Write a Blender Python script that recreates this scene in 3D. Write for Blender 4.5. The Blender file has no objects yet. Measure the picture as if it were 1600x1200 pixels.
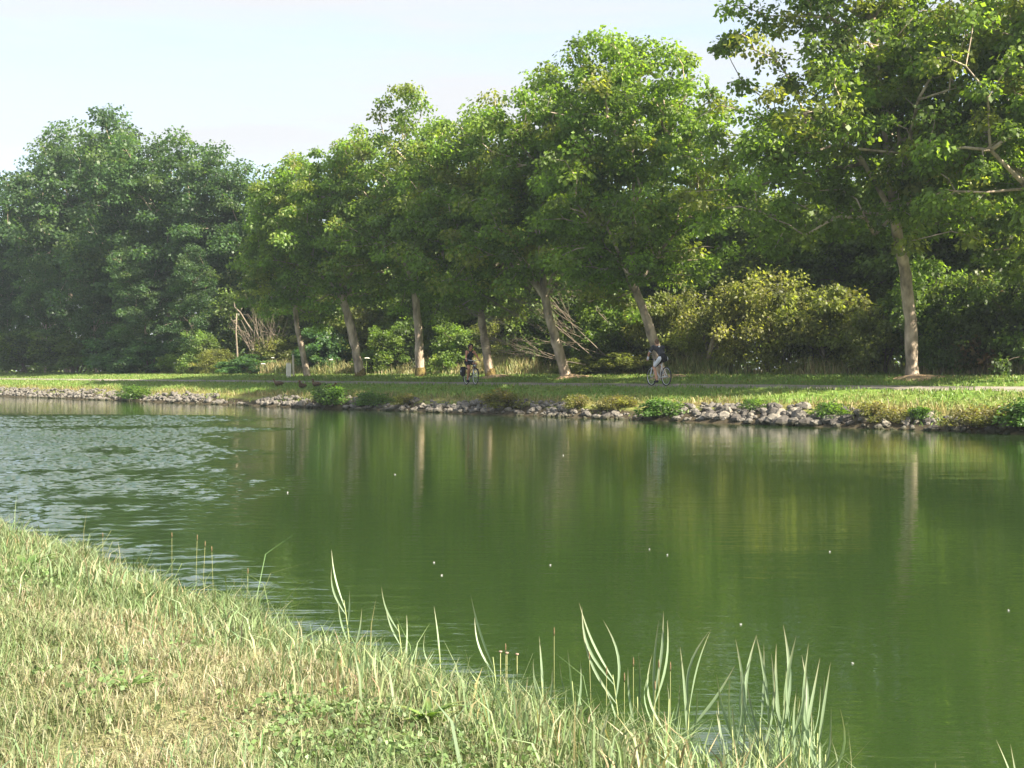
import bpy, math, random
import numpy as np
from mathutils import Vector, Matrix, noise as mnoise

R_ = math.radians
SC = bpy.context.scene
COL = SC.collection

# ------------------------------------------------------------------ camera, sky, sun, exposure
WAVE = 0.85                                   # height of the gust's wavelets
EYE = 1.45                                   # eye above the water (sitting on the near bank)
FPX, CX, HY = 2000.0, 800.0, 583.0           # focal length in photo pixels, centre column, horizon row
cam_d = bpy.data.cameras.new('camera')
cam = bpy.data.objects.new('camera', cam_d)
COL.objects.link(cam)
cam_d.sensor_width = 36.0
cam_d.lens = 36.0 * FPX / 1600.0
cam_d.clip_start, cam_d.clip_end = 0.05, 4000.0
cam.location = (0, 0, EYE)
cam.rotation_euler = (R_(90) - math.atan((600 - HY) / FPX), 0, 0)
SC.camera = cam

SUN_DIR = Vector((0.84, -0.54, 0)).normalized()   # towards the sun, on the ground plane
SUN_EL = R_(38)
w = bpy.data.worlds.new('World'); SC.world = w; w.use_nodes = True
nt = w.node_tree; nt.nodes.clear()
wo = nt.nodes.new('ShaderNodeOutputWorld'); bg = nt.nodes.new('ShaderNodeBackground')
sky = nt.nodes.new('ShaderNodeTexSky'); sky.sky_type = 'NISHITA'; sky.sun_disc = False
sky.sun_elevation = SUN_EL
sky.sun_rotation = math.atan2(SUN_DIR.x, SUN_DIR.y)
sky.air_density, sky.dust_density, sky.ozone_density = 1.0, 2.0, 1.0
tc = nt.nodes.new('ShaderNodeTexCoord')
mp = nt.nodes.new('ShaderNodeMapping'); mp.inputs['Scale'].default_value = (1.2, 1.2, 9.0)
mp.inputs['Rotation'].default_value = (R_(4), R_(-3), 0)
nz = nt.nodes.new('ShaderNodeTexNoise'); nz.inputs['Scale'].default_value = 1.6
nz.inputs['Detail'].default_value = 7; nz.inputs['Roughness'].default_value = 0.55
rp = nt.nodes.new('ShaderNodeValToRGB')
rp.color_ramp.elements[0].position = 0.30; rp.color_ramp.elements[0].color = (.08, .08, .08, 1)
rp.color_ramp.elements[1].position = 0.62; rp.color_ramp.elements[1].color = (.97, .97, .97, 1)
mx = nt.nodes.new('ShaderNodeMix'); mx.data_type = 'RGBA'
L = nt.links.new
L(tc.outputs['Generated'], mp.inputs['Vector']); L(mp.outputs['Vector'], nz.inputs['Vector'])
L(nz.outputs['Fac'], rp.inputs['Fac']); L(rp.outputs['Color'], mx.inputs[0])
L(sky.outputs['Color'], mx.inputs[6]); mx.inputs[7].default_value = (2.56, 2.59, 2.66, 1)   # thin bright cloud
L(mx.outputs[2], bg.inputs['Color']); bg.inputs['Strength'].default_value = 0.095
L(bg.outputs['Background'], wo.inputs['Surface'])

sun_d = bpy.data.lights.new('sun', 'SUN'); sun = bpy.data.objects.new('sun', sun_d); COL.objects.link(sun)
sun_d.energy = 5.0; sun_d.angle = R_(0.6); sun_d.color = (1.0, 0.90, 0.74)
sd = Vector((SUN_DIR.x * math.cos(SUN_EL), SUN_DIR.y * math.cos(SUN_EL), math.sin(SUN_EL)))
sun.rotation_euler = sd.to_track_quat('Z', 'Y').to_euler()

SC.view_settings.view_transform = 'Standard'
SC.view_settings.look = 'None'
SC.view_settings.exposure = 1.9
SC.view_settings.gamma = 1.0
SC.view_settings.use_curve_mapping = False
SC.render.engine = 'CYCLES'
cy = SC.cycles
cy.max_bounces = 8; cy.diffuse_bounces = 5; cy.glossy_bounces = 3; cy.transmission_bounces = 4
cy.volume_bounces = 0; cy.transparent_max_bounces = 4
cy.caustics_reflective = False; cy.caustics_refractive = False
cy.use_denoising = True
cy.use_adaptive_sampling = True; cy.adaptive_threshold = 0.015
cy.volume_step_rate = 4.0

# ------------------------------------------------------------------ frames of reference
_l = math.hypot(0.749, 0.663)
N2 = np.array((0.749, 0.663)) / _l           # across the canal, away from the viewer
U2 = np.array((-0.663, 0.749)) / _l          # along the canal


def nt2xy(n, t):
    n = np.asarray(n, float); t = np.asarray(t, float)
    return np.stack([n * N2[0] + t * U2[0], n * N2[1] + t * U2[1]], -1)


def xy2nt(x, y):
    return x * N2[0] + y * N2[1], x * U2[0] + y * U2[1]


def ray_n(px, n):
    """world x, y where the column px meets the line at distance n across the canal"""
    xr = (px - CX) / FPX
    z = n / (xr * N2[0] + N2[1])
    return xr * z, z


def scale_at(y):
    return FPX / y


_PN = np.array([-90, -20, -5, 0, 2, 2.9, 3.4, 3.75, 4.5, 7, 25, 28, 28.9, 29.15, 29.9, 30.4, 31.5, 32.7, 33.3, 36.2, 36.6,
                37.2, 38.5, 42, 46, 100, 900.])
_PH = np.array([1.3, .75, .55, .45, .40, .29, .15, 0.02, -.35, -1.2, -1.2, -.5, -.05, .06, .40, .53, .74, .965, .93, 1.035, 1.06,
                1.14, 1.30, 1.34, 1.38, 1.7, 4.0])


def wob(t, s, k):
    return np.sin(t * s + k) * .5 + np.sin(t * s * 2.3 + k * 1.7) * .3 + np.sin(t * s * 5.1 + k * 2.9) * .2


def ground_h(n, t):
    n = np.asarray(n, float); t = np.asarray(t, float)
    near = n < 12
    sh = np.where(near, 0.13 * wob(t, 1.1, .4) + .38 * np.clip((7.5 - t) / 3.5, 0, 1), 0)
    far = (n > 27) & (n < 32.8)
    sh = np.where(far, 0.22 * wob(t, .55, 1.3) * np.clip((32.8 - n) / 2.0, 0, 1), sh)
    h = np.interp(n + sh, _PN, _PH)
    bump = 0.035 * wob(t + n * .7, 1.9, n * 1.3) + .02 * wob(t * 1.7 - n, 3.1, n * 2.1)
    m = np.where((n > 33.0) & (n < 36.5), 0.0, 1.0)
    m = np.where((n > 4.2) & (n < 27), 0.0, m)
    return h + bump * m


rng = np.random.default_rng(7)

# ------------------------------------------------------------------ object helpers


def tag(o, label=None, cat=None, group=None, kind=None):
    if label: o['label'] = label
    if cat: o['category'] = cat
    if group: o['group'] = group
    if kind: o['kind'] = kind
    return o


def empty(name, loc=(0, 0, 0), rz=0.0, label=None, cat=None, group=None):
    o = bpy.data.objects.new(name, None); COL.objects.link(o)
    o.location = loc; o.rotation_euler = (0, 0, rz); o.empty_display_size = .2
    return tag(o, label, cat, group)


def link(name, me, parent=None, loc=None):
    o = bpy.data.objects.new(name, me); COL.objects.link(o)
    if parent: o.parent = parent
    if loc is not None: o.location = loc
    return o


def mesh_np(name, V, F, mats, cols=None, smooth=False, fmat=None):
    """V (n,3); F (m,k) array with constant k or list of such arrays; cols (n,3) point colours"""
    V = np.asarray(V, np.float32)
    Fs = F if isinstance(F, list) else [F]
    Fs = [np.asarray(f, np.int32) for f in Fs if len(f)]
    me = bpy.data.meshes.new(name)
    me.vertices.add(len(V)); me.vertices.foreach_set('co', V.ravel())
    nl = sum(f.size for f in Fs); npoly = sum(len(f) for f in Fs)
    me.loops.add(nl); me.polygons.add(npoly)
    me.loops.foreach_set('vertex_index', np.concatenate([f.ravel() for f in Fs]))
    tot = np.concatenate([np.full(len(f), f.shape[1], np.int32) for f in Fs])
    st = np.concatenate([[0], np.cumsum(tot)[:-1]]).astype(np.int32)
    me.polygons.foreach_set('loop_start', st)
    if smooth: me.polygons.foreach_set('use_smooth', np.ones(npoly, bool))
    if fmat is not None: me.polygons.foreach_set('material_index', np.asarray(fmat, np.int32))
    me.update(calc_edges=True)
    for m in (mats if isinstance(mats, (list, tuple)) else [mats]): me.materials.append(m)
    if cols is not None:
        a = me.color_attributes.new('col', 'FLOAT_COLOR', 'POINT')
        c4 = np.ones((len(V), 4), np.float32); c4[:, :3] = cols
        a.data.foreach_set('color', c4.ravel())
    return me


class MB:
    """collects quads and tris for one mesh"""
    def __init__(s): s.v = []; s.f = []; s.fm = []; s.c = []
    def add(s, V, F, m=0, c=None):
        b = len(s.v); s.v.extend([tuple(p) for p in V])
        for f in F: s.f.append(tuple(i + b for i in f)); s.fm.append(m)
        s.c.extend([c if c is not None else (1, 1, 1)] * len(V))
    def tube(s, pts, rad, sides=8, m=0, cap=True, c=None):
        pts = [Vector(p) for p in pts]
        if not hasattr(rad, '__len__'): rad = [rad] * len(pts)
        V = []; F = []
        up = Vector((0, 0, 1)); last = None
        for i, p in enumerate(pts):
            d = (pts[min(i + 1, len(pts) - 1)] - pts[max(i - 1, 0)]).normalized()
            if last is None:
                a = d.cross(up if abs(d.z) < .9 else Vector((1, 0, 0))).normalized()
            else:
                a = (last - d * last.dot(d)).normalized()
            last = a; b = d.cross(a)
            for k in range(sides):
                q = 2 * math.pi * k / sides
                V.append(p + (a * math.cos(q) + b * math.sin(q)) * rad[i])
        for i in range(len(pts) - 1):
            for k in range(sides):
                k2 = (k + 1) % sides
                F.append((i * sides + k, i * sides + k2, (i + 1) * sides + k2, (i + 1) * sides + k))
        if cap:
            F.append(tuple(range(sides - 1, -1, -1)))
            F.append(tuple((len(pts) - 1) * sides + k for k in range(sides)))
        s.add(V, F, m, c)
    def ring(s, c, R, r, axis='y', seg=32, sides=6, m=0):
        V = []; F = []
        for i in range(seg):
            a = 2 * math.pi * i / seg
            for k in range(sides):
                b = 2 * math.pi * k / sides
                rr = R + r * math.cos(b)
                V.append((c[0] + rr * math.cos(a), c[1] + r * math.sin(b), c[2] + rr * math.sin(a)))
        for i in range(seg):
            for k in range(sides):
                i2, k2 = (i + 1) % seg, (k + 1) % sides
                F.append((i * sides + k, i2 * sides + k, i2 * sides + k2, i * sides + k2))
        s.add(V, F, m)
    def ell(s, c, r, seg=14, rings=9, m=0, rot=None):
        V = []; F = []
        for j in range(rings + 1):
            th = math.pi * j / rings
            for i in range(seg):
                ph = 2 * math.pi * i / seg
                p = Vector((r[0] * math.sin(th) * math.cos(ph), r[1] * math.sin(th) * math.sin(ph), r[2] * math.cos(th)))
                if rot: p = rot @ p
                V.append(p + Vector(c))
        for j in range(rings):
            for i in range(seg):
                i2 = (i + 1) % seg
                F.append((j * seg + i, (j + 1) * seg + i, (j + 1) * seg + i2, j * seg + i2))
        s.add(V, F, m)
    def box(s, c, d, m=0, taper=1.0, bev=0.0):
        x, y, z = d[0] / 2, d[1] / 2, d[2] / 2
        V = []
        zs = [(-z, 1), (z, taper)] if not bev else [(-z, 1), (z - bev, taper), (z, taper * (1 - bev / max(x, y)))]
        for zz, k in zs:
            for sx, sy in ((-1, -1), (1, -1), (1, 1), (-1, 1)):
                V.append((c[0] + sx * x * k, c[1] + sy * y * k, c[2] + zz))
        F = [(3, 2, 1, 0)]
        for i in range(len(zs) - 1):
            for k in range(4):
                F.append((4 * i + k, 4 * i + (k + 1) % 4, 4 * i + 4 + (k + 1) % 4, 4 * i + 4 + k))
        b = 4 * (len(zs) - 1); F.append((b, b + 1, b + 2, b + 3))
        s.add(V, F, m)
    def mesh(s, name, mats, smooth=True, cols=False):
        me = bpy.data.meshes.new(name)
        me.from_pydata([tuple(p) for p in s.v], [], s.f)
        for m in (mats if isinstance(mats, (list, tuple)) else [mats]): me.materials.append(m)
        for p, k in zip(me.polygons, s.fm): p.material_index = k; p.use_smooth = smooth
        if cols:
            a = me.color_attributes.new('col', 'FLOAT_COLOR', 'POINT')
            a.data.foreach_set('color', np.array([(*c, 1) for c in s.c], np.float32).ravel())
        return me
    def build(s, name, mats, parent=None, smooth=True, cols=False):
        return link(name, s.mesh(name, mats, smooth, cols), parent)


def copy_tree(o, parent=None):
    c = o.copy(); COL.objects.link(c); c.parent = parent
    for ch in o.children: copy_tree(ch, c)
    return c


# ------------------------------------------------------------------ materials


def mat(name, base=(.5, .5, .5), rough=.7, spec=.3, metal=0.0):
    m = bpy.data.materials.new(name); m.use_nodes = True
    b = m.node_tree.nodes['Principled BSDF']
    b.inputs['Base Color'].default_value = (*base, 1); b.inputs['Roughness'].default_value = rough
    b.inputs['Specular IOR Level'].default_value = spec; b.inputs['Metallic'].default_value = metal
    return m


def noisy(m, base, amount=.35, scale=12.0, bump=0.0, bscale=None, attr=False, detail=5, dark=(.5, .5, .5), stretch=None):
    """multiply the base colour by a noise, with an optional bump"""
    t = m.node_tree; b = t.nodes['Principled BSDF']
    co = t.nodes.new('ShaderNodeTexCoord')
    src = co.outputs['Object']
    if stretch:
        mpn = t.nodes.new('ShaderNodeMapping'); mpn.inputs['Scale'].default_value = stretch
        t.links.new(src, mpn.inputs['Vector']); src = mpn.outputs['Vector']
    n = t.nodes.new('ShaderNodeTexNoise'); n.inputs['Scale'].default_value = scale; n.inputs['Detail'].default_value = detail
    t.links.new(src, n.inputs['Vector'])
    r = t.nodes.new('ShaderNodeMapRange'); r.inputs[1].default_value = .3; r.inputs[2].default_value = .7
    r.inputs[3].default_value = 0; r.inputs[4].default_value = 1
    t.links.new(n.outputs['Fac'], r.inputs[0])
    mxn = t.nodes.new('ShaderNodeMix'); mxn.data_type = 'RGBA'
    t.links.new(r.outputs[0], mxn.inputs[0])
    mxn.inputs[6].default_value = tuple(1 - amount * (1 - d) * 2 for d in dark) + (1,)
    mxn.inputs[7].default_value = (1 + amount * .5,) * 3 + (1,)
    mul = t.nodes.new('ShaderNodeMix'); mul.data_type = 'RGBA'; mul.blend_type = 'MULTIPLY'; mul.inputs[0].default_value = 1
    if attr:
        a = t.nodes.new('ShaderNodeAttribute'); a.attribute_name = 'col'
        t.links.new(a.outputs['Color'], mul.inputs[6])
    else:
        mul.inputs[6].default_value = (*base, 1)
    t.links.new(mxn.outputs[2], mul.inputs[7]); t.links.new(mul.outputs[2], b.inputs['Base Color'])
    if bump:
        n2 = t.nodes.new('ShaderNodeTexNoise'); n2.inputs['Scale'].default_value = bscale or scale * 3; n2.inputs['Detail'].default_value = 6
        t.links.new(src, n2.inputs['Vector'])
        bp = t.nodes.new('ShaderNodeBump'); bp.inputs['Strength'].default_value = bump; bp.inputs['Distance'].default_value = .05
        t.links.new(n2.outputs['Fac'], bp.inputs['Height']); t.links.new(bp.outputs['Normal'], b.inputs['Normal'])
    return m


def leaf_mat(name, trans=.58, gloss=.02, tint=(1.8, 1.85, .62)):
    m = bpy.data.materials.new(name); m.use_nodes = True
    t = m.node_tree; t.nodes.clear()
    out = t.nodes.new('ShaderNodeOutputMaterial'); a = t.nodes.new('ShaderNodeAttribute'); a.attribute_name = 'col'
    d = t.nodes.new('ShaderNodeBsdfDiffuse'); tr = t.nodes.new('ShaderNodeBsdfTranslucent')
    g = t.nodes.new('ShaderNodeBsdfGlossy'); g.inputs['Roughness'].default_value = .5; g.inputs['Color'].default_value = (1, 1, 1, 1)
    mul = t.nodes.new('ShaderNodeMix'); mul.data_type = 'RGBA'; mul.blend_type = 'MULTIPLY'; mul.inputs[0].default_value = 1
    mul.inputs[7].default_value = (*tint, 1)
    t.links.new(a.outputs['Color'], mul.inputs[6]); t.links.new(a.outputs['Color'], d.inputs['Color'])
    t.links.new(mul.outputs[2], tr.inputs['Color'])
    m1 = t.nodes.new('ShaderNodeMixShader'); m1.inputs[0].default_value = trans
    m2 = t.nodes.new('ShaderNodeMixShader'); m2.inputs[0].default_value = gloss
    t.links.new(d.outputs[0], m1.inputs[1]); t.links.new(tr.outputs[0], m1.inputs[2])
    t.links.new(m1.outputs[0], m2.inputs[1]); t.links.new(g.outputs[0], m2.inputs[2])
    t.links.new(m2.outputs[0], out.inputs['Surface'])
    return m


M_LEAF = leaf_mat('leaf')
M_BLADE = leaf_mat('grass_blade', .30, .02, (1.15, 1.2, .7))
M_REED = leaf_mat('reed_leaf', .28, .03, (1.1, 1.2, .75))
M_BARK = noisy(mat('bark', rough=.9, spec=.1), (.45, .365, .275), .75, 3.2, .9, 14, stretch=(1, 1, .45))
M_DBARK = noisy(mat('dark_bark', rough=.9, spec=.1), (.16, .13, .10), .4, 4, .6, 14, stretch=(1, 1, .4))
M_MOSS = noisy(mat('moss', rough=1.0, spec=.05), (.17, .13, .05), .6, 9, .8, 30)
M_DEAD = noisy(mat('dead_wood', rough=.9, spec=.1), (.235, .195, .145), .4, 6, .3)
M_STONE = noisy(mat('stone', rough=.85, spec=.2), (.155, .142, .122), .45, 4.0, .5, 16)
M_STONE2 = noisy(mat('pale_stone', rough=.85, spec=.2), (.235, .21, .17), .4, 4.0, .5, 16)
M_STONE3 = noisy(mat('dark_stone', rough=.85, spec=.2), (.095, .086, .076), .45, 4.0, .5, 16)
for m_ in (M_STONE, M_STONE2, M_STONE3):                       # wet, algae-dark foot just above the water
    t_ = m_.node_tree; b_0 = t_.nodes['Principled BSDF']; src_ = b_0.inputs['Base Color'].links[0].from_socket
    gm = t_.nodes.new('ShaderNodeNewGeometry'); sp_ = t_.nodes.new('ShaderNodeSeparateXYZ'); t_.links.new(gm.outputs['Position'], sp_.inputs[0])
    mr = t_.nodes.new('ShaderNodeMapRange'); t_.links.new(sp_.outputs[2], mr.inputs[0])
    for k_, v_ in enumerate((.03, .13)): mr.inputs[k_ + 1].default_value = v_
    mw = t_.nodes.new('ShaderNodeMix'); mw.data_type = 'RGBA'; t_.links.new(mr.outputs[0], mw.inputs[0])
    mw.inputs[6].default_value = (.045, .045, .025, 1); t_.links.new(src_, mw.inputs[7]); t_.links.new(mw.outputs[2], b_0.inputs['Base Color'])
M_PATH = noisy(mat('path_gravel', rough=.95, spec=.1), (.27, .24, .20), .25, 1.3, .3, 60)
M_POST = noisy(mat('painted_post', rough=.6), (.86, .80, .68), .12, 5)
M_POSTD = noisy(mat('weathered_post', rough=.8), (.62, .54, .42), .2, 9)


def ground_mat():
    m = mat('grass_soil', rough=.95, spec=.05)
    return noisy(m, (1, 1, 1), .45, 7.0, .8, 40, attr=True)


def water_mat():
    m = mat('canal_water', (.022, .043, .011), .02, .5)
    b = m.node_tree.nodes['Principled BSDF']; b.inputs['IOR'].default_value = 1.6
    t = m.node_tree; nn = t.nodes.new; lk = t.links.new
    co = nn('ShaderNodeTexCoord')

    def mapped(scale, rot):
        q = nn('ShaderNodeMapping'); q.inputs['Scale'].default_value = scale; q.inputs['Rotation'].default_value = (0, 0, rot)
        lk(co.outputs['Object'], q.inputs['Vector']); return q.outputs['Vector']

    def noise(vec, sc, det, rough=.5, dist=0):
        q = nn('ShaderNodeTexNoise'); q.inputs['Scale'].default_value = sc; q.inputs['Detail'].default_value = det
        q.inputs['Roughness'].default_value = rough; q.inputs['Distortion'].default_value = dist
        lk(vec, q.inputs['Vector']); return q.outputs['Fac']

    def math_(op, a, b_=None, c=None):
        q = nn('ShaderNodeMath'); q.operation = op
        for i, v in enumerate((a, b_, c)):
            if v is None: continue
            if isinstance(v, (int, float)): q.inputs[i].default_value = v
            else: lk(v, q.inputs[i])
        return q.outputs[0]

    def mrange(v, a, b_, c=0., d=1., smooth=True):
        q = nn('ShaderNodeMapRange'); q.interpolation_type = 'SMOOTHSTEP' if smooth else 'LINEAR'
        lk(v, q.inputs[0])
        for i, k in enumerate((a, b_, c, d)): q.inputs[i + 1].default_value = k
        return q.outputs[0]

    sep = nn('ShaderNodeSeparateXYZ'); lk(co.outputs['Object'], sep.inputs[0])
    X, Y = sep.outputs[0], sep.outputs[1]
    gust = nn('ShaderNodeAttribute'); gust.attribute_name = 'gust'
    patch = gust.outputs['Fac']
    lk(math_('MULTIPLY_ADD', patch, .03, .02), b.inputs['Roughness'])
    # heights
    r1 = noise(mapped((1.3, 6.0, 1), R_(-4)), 1.0, 4, .55, .3)
    r2 = noise(mapped((5.0, 11.0, 1), R_(6)), 1.0, 3, .5, .2)
    r3 = noise(mapped((.16, .9, 1), R_(5)), 1.0, 2)
    calm = math_('ADD', math_('MULTIPLY', r2, .0014), math_('ADD', math_('MULTIPLY', r1, .0026), math_('MULTIPLY', r3, .006)))
    rough = math_('ADD', math_('MULTIPLY', r1, .004), math_('MULTIPLY', r2, .006))
    h = math_('ADD', calm, math_('MULTIPLY', rough, patch))
    bp = nn('ShaderNodeBump'); bp.inputs['Strength'].default_value = 1.0; bp.inputs['Distance'].default_value = 1.0
    lk(h, bp.inputs['Height']); lk(bp.outputs['Normal'], b.inputs['Normal'])
    return m


M_GROUND = ground_mat()
M_WATER = water_mat()
M_EARTH = noisy(mat('dry_earth', rough=.95, spec=.05), (.42, .30, .18), .35, 8, .5, 30)

# ------------------------------------------------------------------ ground, path, water
TREE_T = [23.2, 34.6, 39.9, 45.0, 50.3, 55.5, 60.7]
nv = np.unique(np.concatenate([np.array([-90, -60, -40, -25, -15, -8, -4.]), np.arange(-2, 5.01, .22), np.arange(5.5, 28, 2.5),
                               np.arange(28, 33.3, .2), [33.1, 33.3], np.arange(33.6, 36.3, .5), [36.2, 36.6], np.arange(36.9, 43, .5),
                               np.arange(43, 60, 2.5), [70, 90, 130, 200, 400, 900.]]))
tv = np.unique(np.concatenate([np.arange(-400, -60, 60.), np.arange(-60, -6, 6.), np.arange(-6, 16, .22), np.arange(16, 100, .55),
                               np.arange(100, 180, 5.), np.arange(180, 900, 60.)]))
NN, TT = np.meshgrid(nv, tv, indexing='ij')
HH = ground_h(NN, TT)
XY = nt2xy(NN, TT)
V = np.concatenate([XY, HH[..., None]], -1).reshape(-1, 3)
a, b_ = NN.shape
idx = np.arange(a * b_).reshape(a, b_)
F = np.stack([idx[:-1, :-1], idx[1:, :-1], idx[1:, 1:], idx[:-1, 1:]], -1).reshape(-1, 4)


def patchn(x, y, s, k=0):
    return np.array([mnoise.noise(Vector((float(p) * s + k, float(q) * s, k * 1.7))) for p, q in zip(np.ravel(x), np.ravel(y))]).reshape(np.shape(x))


def near_dry(x, y):
    """0 green .. 1 straw on the near bank"""
    n, t = xy2nt(x, y)
    d = .03 + .8 * patchn(x, y, .55, 3.1) + .6 * patchn(x, y, 1.7, 9.2)
    d += .65 * np.exp(-((n - 2.35) / .45) ** 2) * np.clip(1 - np.abs(y - 5.6) / 2.6, 0, 1)       # the worn, bleached strip
    d -= .30 * np.clip((t - 4.5) / 3, 0, 1)
    d -= .85 * np.clip((n - 2.8) / .6, 0, 1)                                                      # greener by the water
    return np.clip(d, 0, 1)


def far_dry(n, t):
    f = patchn(n, t, .5, 5.5)
    d = np.exp(-((n - 30.15 - .3 * f) / .45) ** 2) * .7 + .08 + .3 * f
    return np.clip(d, 0, 1)


c_green, c_dry = np.array((.115, .16, .055)), np.array((.28, .24, .14))
c_far, c_fdry = np.array((.15, .24, .045)), np.array((.27, .215, .09))
nf, tf = NN.ravel(), TT.ravel()
gc = np.tile(np.array((.06, .055, .03)), (len(nf), 1))
k = nf < 6
gc[k] = c_green + (c_dry - c_green) * near_dry(V[k, 0], V[k, 1])[:, None]
k = (nf > 28.5) & (nf < 44)
gc[k] = c_far + (c_fdry - c_far) * far_dry(nf[k], tf[k])[:, None]
k = (nf >= 3.7) & (nf <= 29.6)
gc[k] = (.075, .062, .040)
k = nf >= 43
gc[k] = (.07, .06, .03)
ground = link('ground', mesh_np('ground', V, F, M_GROUND, gc, smooth=True)); tag(ground, kind='structure')

pn = np.array([33.25, 33.9, 34.75, 35.6, 36.25]); pt = np.arange(-30, 260, 1.0)
PN_, PT_ = np.meshgrid(pn, pt, indexing='ij')
PW = PN_.copy()
PW[0] += .10 * wob(pt, 1.7, 2); PW[-1] += .12 * wob(pt, 1.5, 5)
PV = np.concatenate([nt2xy(PW, PT_), (ground_h(PW, PT_) + .012)[..., None]], -1).reshape(-1, 3)
idx = np.arange(PN_.size).reshape(PN_.shape)
PF = np.stack([idx[:-1, :-1], idx[1:, :-1], idx[1:, 1:], idx[:-1, 1:]], -1).reshape(-1, 4)
tag(link('path', mesh_np('path', PV, PF, M_PATH, smooth=True)), kind='structure')

# the water sheet; a gust of wind raises real wavelets on its upstream part, in lanes
wn = np.unique(np.concatenate([[2.6, 3.0], np.arange(3.4, 22.6, .068), np.arange(23.5, 30.3, .55)]))
wt = np.unique(np.concatenate([[-400, -100, -30], np.arange(-10, 5, 2.5), np.arange(5.5, 60, .078), np.arange(62.5, 100, 2.5), [140, 250, 850.]]))
WN, WT = np.meshgrid(wn, wt, indexing='ij')
WXY = nt2xy(WN, WT); wx, wy = WXY[..., 0], WXY[..., 1]


def vnoise(x, y, seed):
    """smooth value noise on arrays"""
    tab = np.random.default_rng(seed).random((256, 256))
    xi, yi = np.floor(x).astype(int), np.floor(y).astype(int); fx, fy = x - xi, y - yi
    fx = fx * fx * (3 - 2 * fx); fy = fy * fy * (3 - 2 * fy)
    g_ = lambda i, j: tab[i % 256, j % 256]
    return (g_(xi, yi) * (1 - fx) + g_(xi + 1, yi) * fx) * (1 - fy) + (g_(xi, yi + 1) * (1 - fx) + g_(xi + 1, yi + 1) * fx) * fy


v1 = vnoise(wx * .16, wy * .30, 1); v2 = vnoise(wx * .45, wy * .9, 2); v3 = vnoise(wx * 1.1, wy * 2.2, 3)
lane_y = wy + (v1 - .5) * 5 + (v2 - .5) * 1.6
lane = np.interp(lane_y, [8.6, 9.6, 11.6, 13, 18, 21, 31, 33.5, 36, 42, 46], [.2, 1.45, 1.45, .72, .75, 1.3, 1.3, .8, 1.15, 1.05, 0])
lane *= np.clip(.62 + 1.1 * (v2 - .5) + .9 * (v3 - .5) + .45 * lane, .06, 1.9)
edge_ = wx + .205 * wy + (v1 - .5) * 2.6 + (v2 - .5) * 1.6
GUST = lane * np.clip((.75 - edge_) / 2.2, 0, 1) * np.clip((22.5 - WN) / 2.5, 0, 1)
gwv = np.random.default_rng(4); wz = np.zeros_like(wx)
for q in range(36):
    lam = .17 * 2.3 ** gwv.random(); th = R_(-80) + gwv.normal() * .55
    kx, ky = math.cos(th) * 2 * math.pi / lam, math.sin(th) * 2 * math.pi / lam
    wz += .0052 * lam / .5 * np.sin(kx * wx + ky * wy + gwv.random() * 6.28)
wz *= GUST * WAVE
idx = np.arange(WN.size).reshape(WN.shape)
WF = np.stack([idx[:-1, :-1], idx[1:, :-1], idx[1:, 1:], idx[:-1, 1:]], -1).reshape(-1, 4)
me = mesh_np('water', np.concatenate([WXY, wz[..., None]], -1).reshape(-1, 3), WF, M_WATER, smooth=True)
at_ = me.attributes.new('gust', 'FLOAT', 'POINT'); at_.data.foreach_set('value', GUST.ravel().astype(np.float32))
tag(link('water', me), kind='structure')

# ------------------------------------------------------------------ foliage machinery


def unit(a):
    return a / np.maximum(np.linalg.norm(a, axis=-1, keepdims=True), 1e-9)


def leaf_cloud(C, Rd, n_each, size, g, flat=.7, droop=.5, base=(.08, .13, .03), var=.22, alt=None, altf=.25, width=.42, tdir=0.55):
    """leaf-sized folded quads round the clump centres C"""
    N = len(C)
    cl = np.repeat(np.arange(N), n_each)
    m = len(cl)
    d = unit(g.normal(size=(m, 3)))
    r = g.random(m) ** .45
    rad = np.asarray(Rd)[cl]
    off = d * (r * rad)[:, None]
    off[:, 2] *= flat
    rh = np.linalg.norm(off[:, :2], axis=1)
    off[:, 2] -= droop * rh ** 2 / np.maximum(rad, .05) * .6
    P = C[cl] + off
    dirv = off * np.array((1, 1, .3)) / np.maximum(rad, .05)[:, None] + g.normal(size=(m, 3)) * tdir
    dirv[:, 2] -= droop * .9
    dirv = unit(dirv)
    nrm = unit(np.array((0, 0, 1.)) + g.normal(size=(m, 3)) * .55 + off / np.maximum(rad, .05)[:, None] * .5)
    side = unit(np.cross(dirv, nrm))
    up = np.cross(side, dirv)
    Ls = size * (.6 + .8 * g.random(m))[:, None]
    Wd = Ls * width * (.8 + .4 * g.random(m))[:, None]
    mid = P + dirv * Ls * .45
    V = np.empty((m, 4, 3))
    V[:, 0] = P
    V[:, 1] = mid + side * Wd - up * Wd * .25
    V[:, 2] = P + dirv * Ls - np.array((0, 0, 1)) * Ls * .12
    V[:, 3] = mid - side * Wd - up * Wd * .25
    base = np.array(base)
    ck = (1 + var * g.normal(size=N))[:, None] * base
    hue = g.random(N)
    if alt is not None:
        k = np.clip((hue - (1 - altf)) / max(altf, .01), 0, 1)[:, None]
        ck = ck * (1 - k) + np.array(alt) * (1 + .15 * g.normal(size=N))[:, None] * k
    ck = np.clip(ck, .012, .5)
    c = ck[cl] * np.clip(1 + .20 * g.normal(size=m), .5, 1.7)[:, None]
    cols = np.repeat(c, 4, 0)
    return V.reshape(-1, 3), np.arange(m * 4).reshape(-1, 4), cols


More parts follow.
